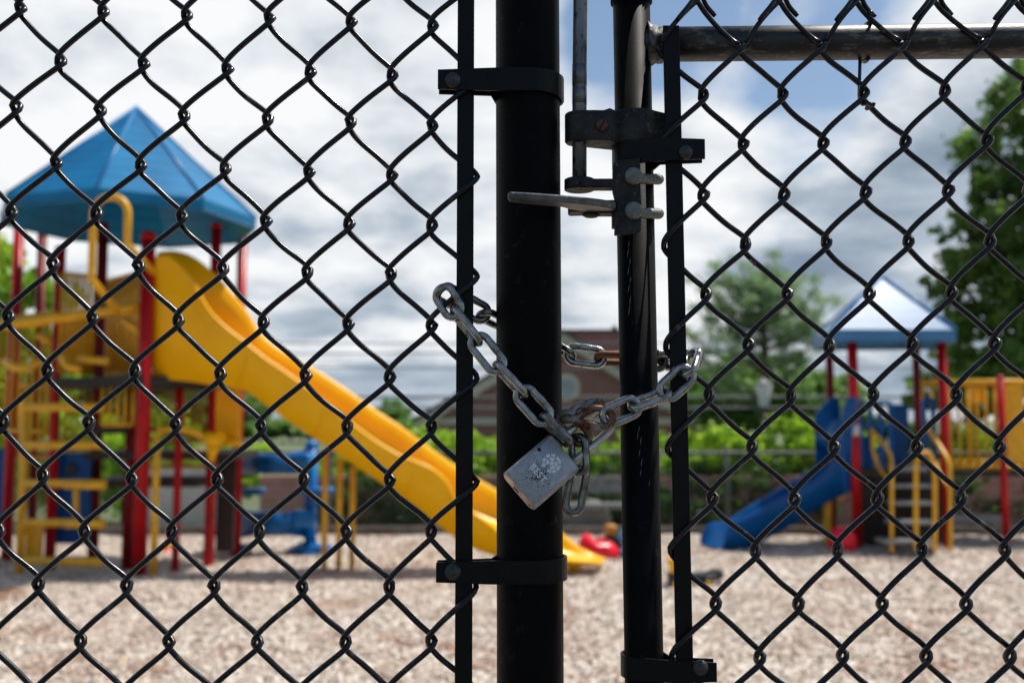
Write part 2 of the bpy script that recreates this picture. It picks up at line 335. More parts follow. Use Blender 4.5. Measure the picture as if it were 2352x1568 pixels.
# mulch bed as a gently uneven sheet
b = MB(); nx, ny = 150, 90; vs = []; fs = []
for j in range(ny+1):
    for i in range(nx+1):
        x = -13+26*i/nx; y = .36+12.04*j/ny
        vs.append((x,y,float(hh(x,y))+random.uniform(-.004,.004)))
for j in range(ny):
    for i in range(nx): a = j*(nx+1)+i; fs.append((a,a+1,a+nx+2,a+nx+1))
b.add(vs, fs, True); tag(b.build('playground_surface', M['mulch'], fixn=False, centre=(0,0,0)), kind='structure')
def chips(n):
    y = 4.9+6.9*rng.random(n)**1.1; x = (rng.random(n)-.5)*2*(y*.60+.4)
    c = np.stack([x, y, hh(x,y)+.004+.018*rng.random(n)], 1)
    a = rng.random(n)*math.pi*2; t1 = (rng.random(n)-.5)*.9; 
    d = np.stack([np.cos(a)*np.cos(t1), np.sin(a)*np.cos(t1), np.sin(t1)], 1); e = np.stack([-np.sin(a), np.cos(a), (rng.random(n)-.5)*.9], 1)
    l = (.008+.020*rng.random(n))[:,None]; wd = (.004+.006*rng.random(n))[:,None]
    v = np.stack([c-d*l-e*wd, c+d*l-e*wd*.6, c+d*l*.9+e*wd, c-d*l*.95+e*wd*.8], 1).reshape(-1,3)
    o = np.zeros_like(v); o[:,2] = -.007
    V = np.concatenate([v, v+o]); q = np.arange(n)*4
    Fc = []
    for k in q.tolist():
        m = k+4*n
        Fc += [(k,k+1,k+2,k+3),(k,m,m+1,k+1),(k+1,m+1,m+2,k+2),(k+2,m+2,m+3,k+3),(k+3,m+3,m,k)]
    me = bpy.data.meshes.new('wood_chips'); me.from_pydata(V.tolist(), [], Fc); me.update()
    ob = bpy.data.objects.new('wood_chips', me); COL.objects.link(ob); me.materials.append(M['chip']); tag(ob, 'loose pale wood chips scattered over the playground surface', 'wood chips', kind='stuff')
chips(30000)
# ------------------------------------------------------------------ chain link
def fit(tab, Y, yfun=None):
    A = []; X = []; Z = []
    for (c, r, u, v) in tab:
        p = P(u, v, Y); A.append((1, c, r, c*r, r*r)); X.append(p.x); Z.append(p.z)
    A = np.array(A, float); ax = np.linalg.lstsq(A, np.array(X), rcond=None)[0]; azz = np.linalg.lstsq(A, np.array(Z), rcond=None)[0]
    rlo, rhi = min(t[1] for t in tab), max(t[1] for t in tab)
    def f(c, r):
        # inside the seen rows quadratic; outside continue straight
        rr = min(max(r, rlo), rhi); dr = r-rr
        q = np.array((1, c, rr, c*rr, rr*rr)); dq = np.array((0, 0, 1, c, 2*rr))
        return float(ax@q+ax@dq*dr), float(azz@q+azz@dq*dr)
    return f
LT = []
def row(lst, r, c0, step, vals):
    for i, (u, v) in enumerate(vals): lst.append((c0+i*step, r, u, v))
row(LT,0,0,2,[(48,22),(238,30),(430,38),(620,42),(808,50),(995,58)])
row(LT,1,1,2,[(140,145),(331,150),(524,162),(715,168),(902,175)])
row(LT,2,0,2,[(37,250),(231,257),(424,270),(616,278),(806,283),(993,290)])
row(LT,3,1,2,[(130,378),(325,383),(519,390),(711,398),(901,404)])
row(LT,4,0,2,[(27,492),(222,493),(419,500),(612,510),(803,515),(992,518)])
row(LT,5,1,2,[(123,612),(320,615),(514,620),(707,628),(898,632)])
row(LT,6,2,2,[(213,733),(411,738),(606,742),(800,745),(991,747)])
row(LT,7,1,2,[(110,855),(312,855),(507,862),(703,864),(896,866)])
row(LT,8,2,2,[(204,975),(404,980),(601,982),(798,982),(990,980)])
row(LT,9,1,2,[(98,1095),(304,1103),(500,1102),(699,1103),(895,1103)])
row(LT,10,2,2,[(195,1222),(396,1222),(597,1222),(796,1220),(990,1217)])
row(LT,11,1,2,[(88,1345),(291,1350),(492,1350),(695,1352),(895,1350)])
row(LT,12,2,2,[(185,1475),(388,1476),(592,1476),(795,1475),(990,1472)])
RT = []
row(RT,1,1,2,[(1704,100),(1890,98),(2077,95),(2262,88)])
row(RT,2,0,2,[(1617,218),(1798,215),(1985,210),(2172,205),(2358,195)])
row(RT,3,1,2,[(1708,328),(1892,325),(2081,321),(2268,318)])
row(RT,4,0,2,[(1617,445),(1802,444),(1989,437),(2179,433)])
row(RT,5,1,2,[(1713,560),(1898,553),(2087,550),(2275,550)])
row(RT,6,0,2,[(1622,673),(1808,672),(1998,670),(2187,667)])
row(RT,7,1,2,[(1720,787),(1906,790),(2096,785),(2285,785)])
row(RT,8,0,2,[(1630,905),(1817,908),(2006,902),(2197,902)])
row(RT,9,1,2,[(1728,1022),(1915,1023),(2106,1021),(2297,1021)])
row(RT,10,0,2,[(1637,1140),(1825,1142),(2016,1139),(2208,1139)])
row(RT,11,1,2,[(1736,1262),(1924,1257),(2117,1257),(2308,1256)])
row(RT,12,0,2,[(1645,1382),(1834,1383),(2026,1382),(2220,1382)])
row(RT,13,1,2,[(1745,1508),(1935,1500),(2128,1500),(2320,1500)])
YM = .880
fL = fit(LT, YM); fR = fit(RT, YM)
def mesh_wires(f, wires, r0, r1, endcol, endside, endpt, name, parent, zmin=.03, tab=None):
    """each wire j zigzags between column j and j+1; '/' runs in front, '\\' behind"""
    b = MB(); dl = .0031; A = .925; n = 16
    T = {(c, r): (u, v) for (c, r, u, v) in tab}
    def pt(c, r):
        if (c, r) in T:
            p = P(*T[(c, r)], YM); x, z = f(c, r); return (p.x*.8+x*.2, p.z*.8+z*.2)
        return f(c, r)
    for j in wires:
        path = []
        rstart = r0 if (r0+j) % 2 == 0 else r0+1      # (j, r) knuckle where parity matches
        r = rstart-1 if rstart-1 >= r0 else rstart
        while r < r1:
            # segment from row r to r+1
            left_first = (r+j) % 2 == 0               # start at column j (left)
            ca, cb_ = (j, j+1) if left_first else (j+1, j)
            def bp(c, rr):
                x, z = pt(c, rr)
                d = dl if c == j+1 else -dl
                if c == endcol: x = endpt(z); d = 0
                return x+d, z
            xa, za = bp(ca, r); xb, zb = bp(cb_, r+1)
            front = not left_first                    # '/' : starts right, ends left going down
            for k in range(n):
                s = k/n; ph = -math.pi/2+math.pi*s
                e = .5+.5*math.asin(A*math.sin(ph))/math.asin(A)
                dep = math.cos(ph)/math.sqrt(math.cos(ph)**2+.055)*1.03*.0040
                bul = -.0022*math.sin(math.pi*s)
                wob = .00035*math.sin(r*7.3+j*3.1+s*4)+.0003*math.sin(r*17.1+j*11.7+s*9)
                path.append(Vector((xa+(xb-xa)*e+bul+wob, YM+(-dep if front else dep), za+(zb-za)*s+wob)))
            r += 1
            if zb < zmin: break
        b.tube(path, .00258, 12)
    return b.build(name, M['vinyl'], parent, fixn=False)
# ------------------------------------------------------------------ metal helpers
def band(u0, u1, vt, vb, cx, cy, rad, side, tabu, parent, tilt=0):
    """strip wrapping a post: tab sticks out on `side` (-1 left, +1 right) clamping the bar"""
    zt = P((u0+u1)/2, vt, YM).z; zb = P((u0+u1)/2, vb, YM).z; th = .0023
    rr = rad+.0012; pts = []
    tx = P(tabu, (vt+vb)/2, YM-.005).x
    yf = YM-.0058; yb = YM+.0058
    # front tab -> around post -> rear tab
    pts.append(Vector((tx, yf, 0)))
    sx = cx+side*(rad*1.02); gap_ = (cy-rr)-yf
    pts.append(Vector((sx+side*.006, yf+gap_*.1, 0))); pts.append(Vector((cx+side*rad*.55, yf+gap_*.55 if gap_ > 0 else cy-rr-.0004, 0)))
    for k in range(25):
        a = math.radians(84 + k*(246/24.0))
        # angle measured from side direction; front = towards camera (-y)
        pts.append(Vector((cx+side*rr*math.cos(a), cy-rr*math.sin(a), 0)))
    pts.append(Vector((sx+side*.004, yb, 0))); pts.append(Vector((tx, yb, 0)))
    # keep the run on the front side smooth
    rings = []
    for i, p in enumerate(pts):
        t = (pts[min(i+1,len(pts)-1)]-pts[max(i-1,0)]).normalized(); nn = Vector((-t.y, t.x, 0))
        if nn.dot(p-Vector((cx,cy,0))) < 0: nn = -nn
        if i in (0,1,len(pts)-1,len(pts)-2): nn = Vector((0, -1 if i < 3 else 1, 0))
        e = .0016 if i in (0, len(pts)-1) else 0
        dz = tilt*(p.x-cx)
        rings.append([Vector((p.x,p.y,zb+e+dz)), Vector((p.x,p.y,zt-e+dz)), Vector((p.x+nn.x*th,p.y+nn.y*th,zt-e+dz)), Vector((p.x+nn.x*th,p.y+nn.y*th,zb+e+dz))])
    b = MB(); b.loft(rings, smooth=False)
    o = b.build('tension_band', M['black_bar'], parent, bevel=.0005)
    return o, yf-th, (zt+zb)/2
def bolt_head(c, r, mt, parent, name='bolt', d=(0,-1,0)):
    b = MB(); b.lathe(c, d, [(0, r), (r*.18, r*.99), (r*.38, r*.86), (r*.52, r*.6), (r*.6, r*.3), (r*.62, .0001)], 24)
    return b.build(name, mt, parent)
# ------------------------------------------------------------------ left fence
postc = (P(1218, 784, .902).x, .904); RP = .0297
fence = thing('chain_link_fence', 'black chain-link fence section left of the gate, with its thick round post', 'fence', (postc[0], postc[1], 0))
b = MB(); b.tube([(postc[0]-.0008, postc[1], 0), (postc[0]-.0004, postc[1], 1.2), (postc[0]-.0022, postc[1], 1.8), (postc[0]-.0026, postc[1], 2.0)], RP, 48); b.build('post', M['black_paint'], fence)
b = MB(); b.lathe((postc[0]-.0026, postc[1], 2.0), (0,0,1), [(-.03,RP+.0015),(0,RP+.0015),(.01,RP*.95),(.022,RP*.6),(.027,.001)], 32); b.build('post_cap', M['black_paint'], fence)
bx0, bx1 = P(1048, 784, YM).x, P(1087, 784, YM).x
b = MB(); b.box((bx0, YM-.0018, .05), (bx1, YM+.0018, 1.93)); b.build('tension_bar', M['black_bar'], fence, bevel=.0006)
loopL = P(1093, 784, YM).x
mesh_wires(fL, range(-9, 11), -5, 42, 11, 1, lambda z: loopL+.0012, 'chain_link_mesh', fence, tab=LT)
bd, yb_, zc = band(1005, 1296, 163, 215, postc[0]-.0015, postc[1], RP, -1, 1006, fence); c = P(1040, 185, yb_); bolt_head(c, .0072, M['bolt_dark'], bd)
bd, yb_, zc = band(1000, 1310, 1284, 1338, postc[0]-.0004, postc[1], RP, -1, 1002, fence); c = P(1040, 1312, yb_); bolt_head(c, .0072, M['bolt_dark'], bd)
# ------------------------------------------------------------------ gate
YG = .9010; RG = .0172
gt = P(1450, 0, YG); gb = P(1480, 1568, YG)
def gx(z):                                   # the gate hangs slightly out of plumb
    t = (z-gb.z)/(gt.z-gb.z); return gb.x+(gt.x-gb.x)*t
gate = thing('chain_link_gate', 'black chain-link gate hanging a little crooked, right of the thick post', 'gate', (gx(0), YG, 0))
zc = P(1450, 8, YG).z; b = MB(); b.tube([(gx(.05), YG, .05), (gx(1), YG, 1.0), (gx(zc), YG, zc)], RG, 40); b.build('gate_upright', M['black_paint'], gate)
SCR = mat('scratch', (.16,.16,.15), None, 50, .6)
for (u, v, l) in [(1443,560,9),(1441,580,12),(1446,600,10),(1442,622,13),(1447,642,9),(1443,662,12),(1446,690,14),(1444,712,16),(1466,985,8),(1463,1000,12),(1470,1012,12),(1467,1040,10),(1472,1062,12),(1470,1085,9),(1490,1110,8)]:
    zq_ = P(u, v, YG-RG).z; xc = gx(zq_); xs = P(u, v, YG-RG).x; ln = l*.00038
    q = []
    for (dx_, dz_) in ((0,-ln),(.0011,0),(.0013,ln),(.0004,0)):
        xx = xs+dx_; q.append(Vector((xx, YG-math.sqrt(max((RG+.00012)**2-(xx-xc)**2, 0)), zq_+dz_)))
    b = MB(); b.add(q+[p+Vector((0,.0002,0)) for p in q], [(0,1,2,3),(4,5,6,7),(0,1,5,4),(1,2,6,5),(2,3,7,6),(3,0,4,7)]); b.build('scratch', SCR, gate)
b = MB(); zc = P(1450, 8, YG).z; b.lathe((gx(zc), YG, zc), (0,0,1), [(-.001,RG),(0,RG+.0022),(.012,RG+.0026),(.018,RG*.8),(.03,RG*.5),(.034,.001)], 32); b.build('upright_cap', M['black_paint'], gate)
ra = P(1475, 103, YG); rb = P(2352, 94, YG)
d = (rb-ra); rb2 = ra+d*2.6
b = MB(); b.tube([ra, ra+d*.5, rb, rb2], .0158, 36); b.build('top_rail', M['rail_paint'], gate)
b = MB(); b.tube([(gx(.12), YG, .12), (rb2.x, YG, .12)], .0158, 24); b.build('bottom_rail', M['rail_paint'], gate)
b = MB(); b.tube([(rb2.x, YG, .05), (rb2.x, YG, zc)], RG, 24); b.build('gate_upright', M['black_paint'], gate)
# weld: lumpy flare where the rail meets the upright
b = MB(); rings = []
for i in range(10):
    t = i/9; x = P(1484, 100, YG).x+t*(P(1522, 100, YG).x-P(1484, 100, YG).x)
    fl = .0158+.0075*(1-t)**3+.0006
    rings.append([Vector((x, YG+math.cos(a)*min(fl,.0185)*(1+.05*math.sin(5*a+i)), ra.z-.0003+math.sin(a)*fl*(1+.05*math.sin(7*a+i*1.3)))) for a in [2*math.pi*q/28 for q in range(28)]])
b.loft(rings); b.build('weld', M['weld'], gate)
t0 = P(1541, 60, YM); t1 = P(1573, 1568, YM)
def tx(z): t = (z-t1.z)/(t0.z-t1.z); return t1.x+(t0.x-t1.x)*t
hw = .0074
b = MB()
zt_ = t0.z; b.poly([(tx(.1)-hw, YM-.0018, .1), (tx(.1)+hw, YM-.0018, .1), (tx(zt_)+hw, YM-.0018, zt_), (tx(zt_)-hw, YM-.0018, zt_)], (0,.0036,0)); b.build('tension_bar', M['black_bar'], gate, bevel=.0006)
mesh_wires(fR, range(-1, 22), 1, 42, -1, -1, lambda z: tx(z)-.0105, 'chain_link_mesh', gate, tab=RT, zmin=.08)
# upper selvage: half diamonds rising to row 0 and the twisted barbs
b = MB()
tops = [(1603,2),(1792,2),(1968,3),(2147,0),(2332,0),(2518,-6),(2703,-10),(2890,-14),(3075,-18),(3260,-22)]
for k, (u, v) in enumerate(tops):
    c = 2*k
    pt = P(u, v, YM); xl, zl = (fR(c-1, 1)); xr, zr = fR(c+1, 1)
    if k == 0: xl = tx(1.66)-.0105; zl = P(1530, 100, YM).z
    for (xe, ze, fr, sg) in ((xl+(.0026 if k else 0), zl, True, -1), (xr-.0026, zr, False, 1)):
        path = []
        for q in range(15):
            s = q/14; e = s
            dep = .0042*math.cos((s-.5)*math.pi)/math.sqrt(math.cos((s-.5)*math.pi)**2+.1)
            path.append(Vector((pt.x+(xe-pt.x)*e-.0025*math.sin(math.pi*s), YM+(-dep if fr else dep), pt.z+(ze-pt.z)*s)))
        # up through the twist
        tw = [Vector((pt.x+.0032*math.cos(sg*1.57+a), YM+.0032*math.sin(sg*1.57+a), pt.z+.001+a*.0028)) for a in [i*.5 for i in range(13, 0, -1)]]
        b.tube(tw+path[1:], .00232, 9)
    for (du, dv, dy, s0) in ((-48, 44, -.004, -6), (40, 36, .003, 10)):
        p0 = P(u+s0, v-10, YM+dy*.5); p1 = P(u+du*.5, v+dv*.35, YM+dy*1.6); p2 = P(u+du, v+dv, YM+dy*1.9)
        b.tube(bez([p0, p1, p2], 4), [.0023]*8+[.0019], 9)
b.build('barbed_top', M['vinyl'], gate, fixn=False)
# tie wire round the rail
b = MB(); yw = YM+.0055
p = [P(2010,38,YM-.004), P(1998,26,YM), P(1994,40,YM+.004), P(2000,52,YM+.008), P(1996,64,YM+.012)]
b.tube(bez(p, 6), .0016, 8)
b.tube(bez([P(1975,135,YG+.003), P(1975,150,YM+.008), P(1974,185,yw), P(1974,228,yw), P(1982,240,YM-.002), P(1992,236,YM-.005), P(1998,246,YM), P(1990,250,YM+.003), P(1996,238,YM-.004), P(2004,244,YM-.002), P(2008,236,YM-.003)], 6), .0016, 8)
b.tube(bez([P(1590,30,YM-.003)]+[Vector((P(2010,100,YG).x+i*.0004, YG-.0172*math.cos(i*.25), ra.z+.0172*math.sin(i*.25))) for i in range(3,13)][1:], 3), .0001, 3) if False else None
xr_ = P(1990,100,YG).x; b.tube([Vector((xr_, YG-.0175*math.cos(a), P(1990,98,YG).z+.0175*math.sin(a))) for a in [math.radians(q) for q in range(60, 290, 12)]], .0016, 8)
b.build('tie_wire', M['vinyl'], gate)
# bands on the gate
bd, yb_, zc = band(1406, 1619, 321, 374, gx(1.62), YG, RG, 1, 1618, gate); bolt_head(P(1575, 350, yb_), .0065, M['bolt_dark'], bd)
bd, yb_, zc = band(1431, 1648, 1512, 1564, gx(1.18), YG, RG, 1, 1645, gate); bolt_head(P(1609, 1532, yb_), .0066, M['bolt_dark'], bd)
# drop rod
YR = .893
b = MB(); b.tube([P(1336, -160, YR), P(1333, 0, YR), P(1331, 190, YR), P(1331, 420, YR)], .0066, 24); b.tube([P(1331,150,YR), P(1331,197,YR)], .0068, 24); b.tube([P(1331,203,YR), P(1331,240,YR)], .00675, 24); b.build('drop_rod', M['rod'], gate)
# rod clamp casting
zt_, zb_ = P(1400, 253, .882).z, P(1400, 322, .882).z
b = MB(); c0 = P(1331, 288, YR); cyl = gx(1.66)
# outline in plan (x, y): wraps rod at left and upright at right
plan = []
for k in range(9): a = math.radians(250-k*17.5*1.0); plan.append((c0.x+.0135*math.cos(a), YR+.0125*math.sin(a)))
plan = [(c0.x+.004, YR+.0128)]+[(c0.x+.0135*math.cos(math.radians(q)), YR+.0125*math.sin(math.radians(q))) for q in range(100, 262, 18)]
plan += [(c0.x+.010, YR-.0122), (cyl-.030, YR-.0118), (cyl-.024, YR-.0120)]
plan += [(cyl+.0222*math.cos(math.radians(q)), YG+.0215*math.sin(math.radians(q))) for q in range(215, 330, 12)]
plan += [(cyl+.026, YG-.011), (cyl+.030, YG-.0095), (cyl+.030, YG+.004), (cyl+.020, YG+.012)]
plan += [(cyl+.0222*math.cos(math.radians(q)), YG+.0215*math.sin(math.radians(q))) for q in range(30, 150, 15)]
rings = []
n_ = len(plan); mx_ = sum(p[0] for p in plan)/n_; my_ = sum(p[1] for p in plan)/n_
for (z, s) in ((zb_, -.0012), (zb_+.0014, 0), (zt_-.0014, 0), (zt_, -.0012)):
    rings.append([Vector((x-(x-mx_)*abs(s)*22, y-(y-my_)*abs(s)*50, z + (.0018 if abs(x-cyl) < .024 else 0)*(1 if z > (zt_+zb_)/2 else -.3))) for (x, y) in plan])
b.loft(rings); clamp = b.build('rod_clamp', M['cast'], gate)
sc = P(1382, 289, YR-.0120); b = MB(); b.lathe(sc, (0,-1,0), [(-.001,.0055),(.001,.0056),(.0026,.0045),(.0032,.002),(.0033,.0001)], 20); scr = b.build('screw', M['screw'], clamp)
b = MB(); b.obox(sc+Vector((0,-.0033,0)), (.55,0,1), (0,1,0), (1,0,-.55), .0045, .0004, .0006); b.build('slot', M['hole'], scr)
# fork latch
latch_m = M['cast']; yp = YG-RG-.003; cxg = gx(1.55)
b = MB()
pl = [P(u, v, yp-.004) for (u, v) in ((1408,376),(1421,368),(1471,362),(1471,420),(1474,470),(1473,530),(1452,536),(1412,539),(1414,500),(1416,470),(1408,438))]
b.poly(pl, (0,.0085,0)); latch = b.build('fork_latch', latch_m, gate, bevel=.0014)
b = MB()
# upper arm with ring round the rod's foot
a0 = P(1422, 424, yp-.003); a1 = P(1331, 425, YR-.002)
b.obox((a0+a1)/2, (1,0,0), (0,1,0), (0,0,1), (a0.x-a1.x)/2, .0075, .0040, .0012)
b.lathe(P(1331, 425, YR), (0,0,1), [(-.0052,.0128),(-.0046,.0138),(.0046,.0138),(.0052,.0128)], 28)
b.build('upper_arm', latch_m, latch)
b = MB()
fl = [(1414,457,.868),(1380,449,.858),(1340,450,.850),(1290,452,.842),(1240,454,.836),(1200,455,.832),(1172,456,.830),(1165,462,.833),(1170,466,.842),(1230,462,.853),(1290,466,.862),(1310,465,.872),(1370,464,.889),(1414,462,.892)]
top = [P(u, 457, y) for (u, v, y) in fl]
zf = P(1300, 455, .85).z
top = [Vector((q.x, q.y, zf+.0012)) for q in top]
b.poly(top, (0,0,-.0068)); b.build('fork', mat('fork_metal', (.13,.13,.12), (.06,.06,.055), 80, .45, metal=.5, bump=.5, bscale=420, third=((.3,.28,.25), 200, .62, .72)), latch, bevel=.0014)
b = MB()
c1_ = P(1360, 478, YR-.006)
b.obox(c1_, (1,0,.03), (0,1,0), (-.03,0,1), .0215, .010, .0050, .002)
b.obox(P(1395, 480, YR-.006), (1,0,0), (0,1,0), (0,0,1), .011, .009, .0055, .002)
b.lathe(P(1358, 490, YR-.006), (0,0,-1), [(0,.0085),(.002,.008),(.0035,.0055),(.0043,.001)], 20)
b.obox(P(1413, 505, yp), (1,0,0), (0,1,0), (0,0,1), .0028, .006, .0075, .001)
b.build('lower_arm', latch_m, latch)
for v in (405, 484):
    hc = P(1455, v, yp-.006)
    bolt_head(hc, .0080, M['bolt'], latch)
    b = MB(); dz = P(1494, v+7, YG).z
    b.tube(bez([hc+Vector((.003,.002,-.001)), P(1480, v+6, yp+.003), P(1505, v+7, YG-.008), P(1513, v+7, YG), P(1508, v+6, YG+.014), P(1490, v+4, YG+.022)], 14), [.0049 if (q//2)%2 else .0045 for q in range(71)], 16)
    b.build('threaded_shank', M['bolt'], latch)
# ------------------------------------------------------------------ chain
def z2(x, y): return (947.4+x*.4028, 574.2+y*.4028)
RW = .0033
chain = thing('chain', 'galvanised steel link chain looped through both fence panels, some links rusty', 'chain', P(*z2(700, 700), .86))
def link(A, B, roll, mt, half=.0078, toward=(0,-1,0)):
    A = Vector(A); B = Vector(B); ax = (B-A).normalized(); L_ = (B-A).length/2+RW; c = (A+B)/2
    n = Vector(toward); n = (n-ax*n.dot(ax)).normalized(); n = Matrix.Rotation(math.radians(roll), 3, ax) @ n; sd_ = ax.cross(n)
    pts = []; st = max(L_-half, .001)
    for k in range(13):
        a = -math.pi/2+math.pi*k/12; pts.append((st+half*math.cos(a), half*math.sin(a)))
    for k in range(1, 4): pts.append((st-2*st*k/4, half))
    for k in range(13):
        a = math.pi/2+math.pi*k/12; pts.append((-st+half*math.cos(a), half*math.sin(a)))
    for k in range(1, 4): pts.append((-st+2*st*k/4, -half))
    rr = [RW]*len(pts)
    i0 = len(pts)-2; rr[i0] = RW*1.12               # weld swelling
    b = MB(); b.tube([c+ax*x+sd_*y for (x, y) in pts], rr, 14, closed=True, up=n)
    return b.build('link', mt, chain, fixn=False)
def Q(x, y, Y): return P(*z2(x, y), Y)
g, gd, ru, orr = M['galv'], M['galv_dark'], M['rust'], M['orange_rust']
n0 = Q(168,235,.8735); n1 = Q(246,358,.871); n2 = Q(367,512,.866); n3 = Q(491,667,.862); n4 = Q(625,812,.860); n5 = Q(757,962,.858); n6 = Q(880,1088,.857)
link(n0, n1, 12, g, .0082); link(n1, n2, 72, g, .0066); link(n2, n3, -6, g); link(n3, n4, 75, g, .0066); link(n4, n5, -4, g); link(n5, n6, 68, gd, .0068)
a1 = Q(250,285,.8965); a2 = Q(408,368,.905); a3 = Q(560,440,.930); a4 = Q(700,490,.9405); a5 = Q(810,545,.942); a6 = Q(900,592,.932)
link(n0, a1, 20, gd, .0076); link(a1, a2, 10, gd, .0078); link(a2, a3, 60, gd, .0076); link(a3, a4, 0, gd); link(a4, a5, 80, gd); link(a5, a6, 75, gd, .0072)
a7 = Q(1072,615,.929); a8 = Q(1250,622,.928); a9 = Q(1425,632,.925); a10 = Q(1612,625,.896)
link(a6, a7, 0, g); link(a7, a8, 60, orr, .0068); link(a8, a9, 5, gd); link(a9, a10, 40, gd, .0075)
c1 = Q(1585,592,.892); c2 = Q(1568,697,.868); c3 = Q(1440,818,.866); c4 = Q(1268,885,.864); c5 = Q(1108,955,.862)
link(Q(1600,590,.889), c2, 62, g, .0070); link(c2, c3, 5, g, .0082); link(c3, c4, 62, g, .0070); link(c4, c5, -3, g)
d1 = Q(937,928,.864); link(Q(1118,965,.860), d1, 14, ru, .0076)
link(Q(1050,872,.872), Q(880,955,.866), 62, ru, .0068)
link(Q(872,950,.868), Q(975,1082,.872), 30, ru, .0080)
d4 = Q(945,1078,.872); d5 = Q(955,1248,.869); link(d4, d5, 40, gd, .0072); link(Q(950,1262,.869), Q(915,1472,.868), 8, gd, .0066)
# ------------------------------------------------------------------ padlock
LTp, Tp, Bf = P(1165,1088,.842), P(1268,1000,.857), P(1236,1154,.842)
a_ax = (Tp-LTp).normalized(); w_ax = (Bf-LTp); w_ax = (w_ax-a_ax*w_ax.dot(a_ax)).normalized(); n_ax = w_ax.cross(a_ax).normalized()
if n_ax.y > 0: n_ax = -n_ax
WD = (Bf-LTp).dot(w_ax)*1.02; HT = (Tp-LTp).length; TK = .0165
f0 = LTp                                          # front face corner (lower left)
def L3(x, y, z=0): return f0+w_ax*x+a_ax*y+n_ax*(-z)   # z = depth behind the front face
lock = thing('padlock', 'worn silver padlock with a long shackle, hanging tilted on the chain', 'padlock', L3(WD/2, 0, TK/2))
prof = []
def arc(cx, cz, rx, rz, a0, a1, n): return [(cx+rx*math.cos(math.radians(a0+(a1-a0)*i/n)), cz+rz*math.sin(math.radians(a0+(a1-a0)*i/n))) for i in range(n+1)]
rs = .0055
prof += arc(WD-rs*.6, TK/2, rs, TK/2, -90, 90, 12)
prof += arc(rs*.35, TK/2, rs*.8, TK/2, 90, 270, 12)
rings = []
for (h, ins) in ((0, .0009), (.0007, 0), (HT-.0007, 0), (HT, .0009)):
    rings.append([L3(x+(WD/2-x)*ins*50, h, z+(TK/2-z)*ins*80) for (x, z) in prof])
b = MB(); b.loft(rings, smooth=True); body = b.build('body', M['lock'], lock)
for p in body.data.polygons:
    if len(p.vertices) > 6: p.use_smooth = False
b = MB(); b.loft([[L3(x+(WD/2-x)*.09, -.0003, z+(TK/2-z)*.12) for (x, z) in prof], [L3(x+(WD/2-x)*.06, .0002, z+(TK/2-z)*.09) for (x, z) in prof]], smooth=False); b.build('end_plate', M['lock_end'], body)
b = MB(); kc = L3(WD*.42, -.0003, TK/2)
b.lathe(kc, -a_ax, [(0,.0062),(.0004,.0062),(.0005,.0056),(.0003,.0054)], 28); cy_ = b.build('cylinder', M['lock_end'], body)
b = MB(); b.obox(kc-a_ax*.0006, w_ax, n_ax, a_ax, .0034, .0008, .0003); b.build('keyway', M['hole'], cy_)
b = MB(); b.lathe(L3(WD*.90, -.0003, TK/2), -a_ax, [(0,.0012),(.0003,.0012)], 14); b.build('drain_hole', M['hole'], body)
b = MB(); hc = P(1240,1031,.85); hl = hc-f0; hx, hy = hl.dot(w_ax), hl.dot(a_ax)
b.lathe(L3(hx, hy, 0), n_ax, [(-.0003,.0017),(.00015,.0017)], 20); b.build('pin_hole', M['hole'], body)
# shackle: two legs and a bow
l1 = L3(WD*.20, HT*.9, TK/2); l2 = L3(WD*.83, HT*.9, TK/2)
lg = .051
pts = [l2, l2+a_ax*lg*.5, l2+a_ax*lg]
cm = (l1+l2)/2+a_ax*lg; rb_ = (l2-l1).length/2
pts += [cm+w_ax*rb_*math.cos(t)+a_ax*rb_*math.sin(t) for t in [math.pi*k/12 for k in range(1, 12)]]
pts += [l1+a_ax*lg, l1+a_ax*lg*.5, l1]
b = MB(); b.tube(pts, .0037, 18); b.build('shackle', M['shackle'], lock)
# worn globe emblem and lettering on the face (thin raised inlay)
gc = P(1268,1063,.85)-f0; gcx, gcy = gc.dot(w_ax), gc.dot(a_ax); gr = .0083
def pn(x, y, z=-.00012): return L3(x, y, z)
def face_poly(mb, pts, h=.00016):
    mb.poly([pn(x, y, .0001) for (x, y) in pts], n_ax*(h+.0001))
b = MB()
for (r0_, r1_, a0_, a1_) in ((.30,.62,-60,5),(.30,.62,15,75),(.30,.62,100,160),(.30,.62,185,240),(.70,1,-75,-45),(.70,1,-38,-8),(.70,1,0,38),(.70,1,50,100),(.70,1,112,140),(.70,1,150,178),(.70,1,188,216),(.70,1,225,255),(.02,.24,0,170),(.02,.24,190,350)):
    k = 5; o_ = [(gcx+gr*r1_*math.cos(math.radians(a0_+(a1_-a0_)*i/k)), gcy+gr*r1_*math.sin(math.radians(a0_+(a1_-a0_)*i/k))) for i in range(k+1)]
    i_ = [(gcx+gr*r0_*math.cos(math.radians(a1_-(a1_-a0_)*i/k)), gcy+gr*r0_*math.sin(math.radians(a1_-(a1_-a0_)*i/k))) for i in range(k+1)]
    face_poly(b, o_+i_)
b.build('globe_emblem', M['engrave'], body)
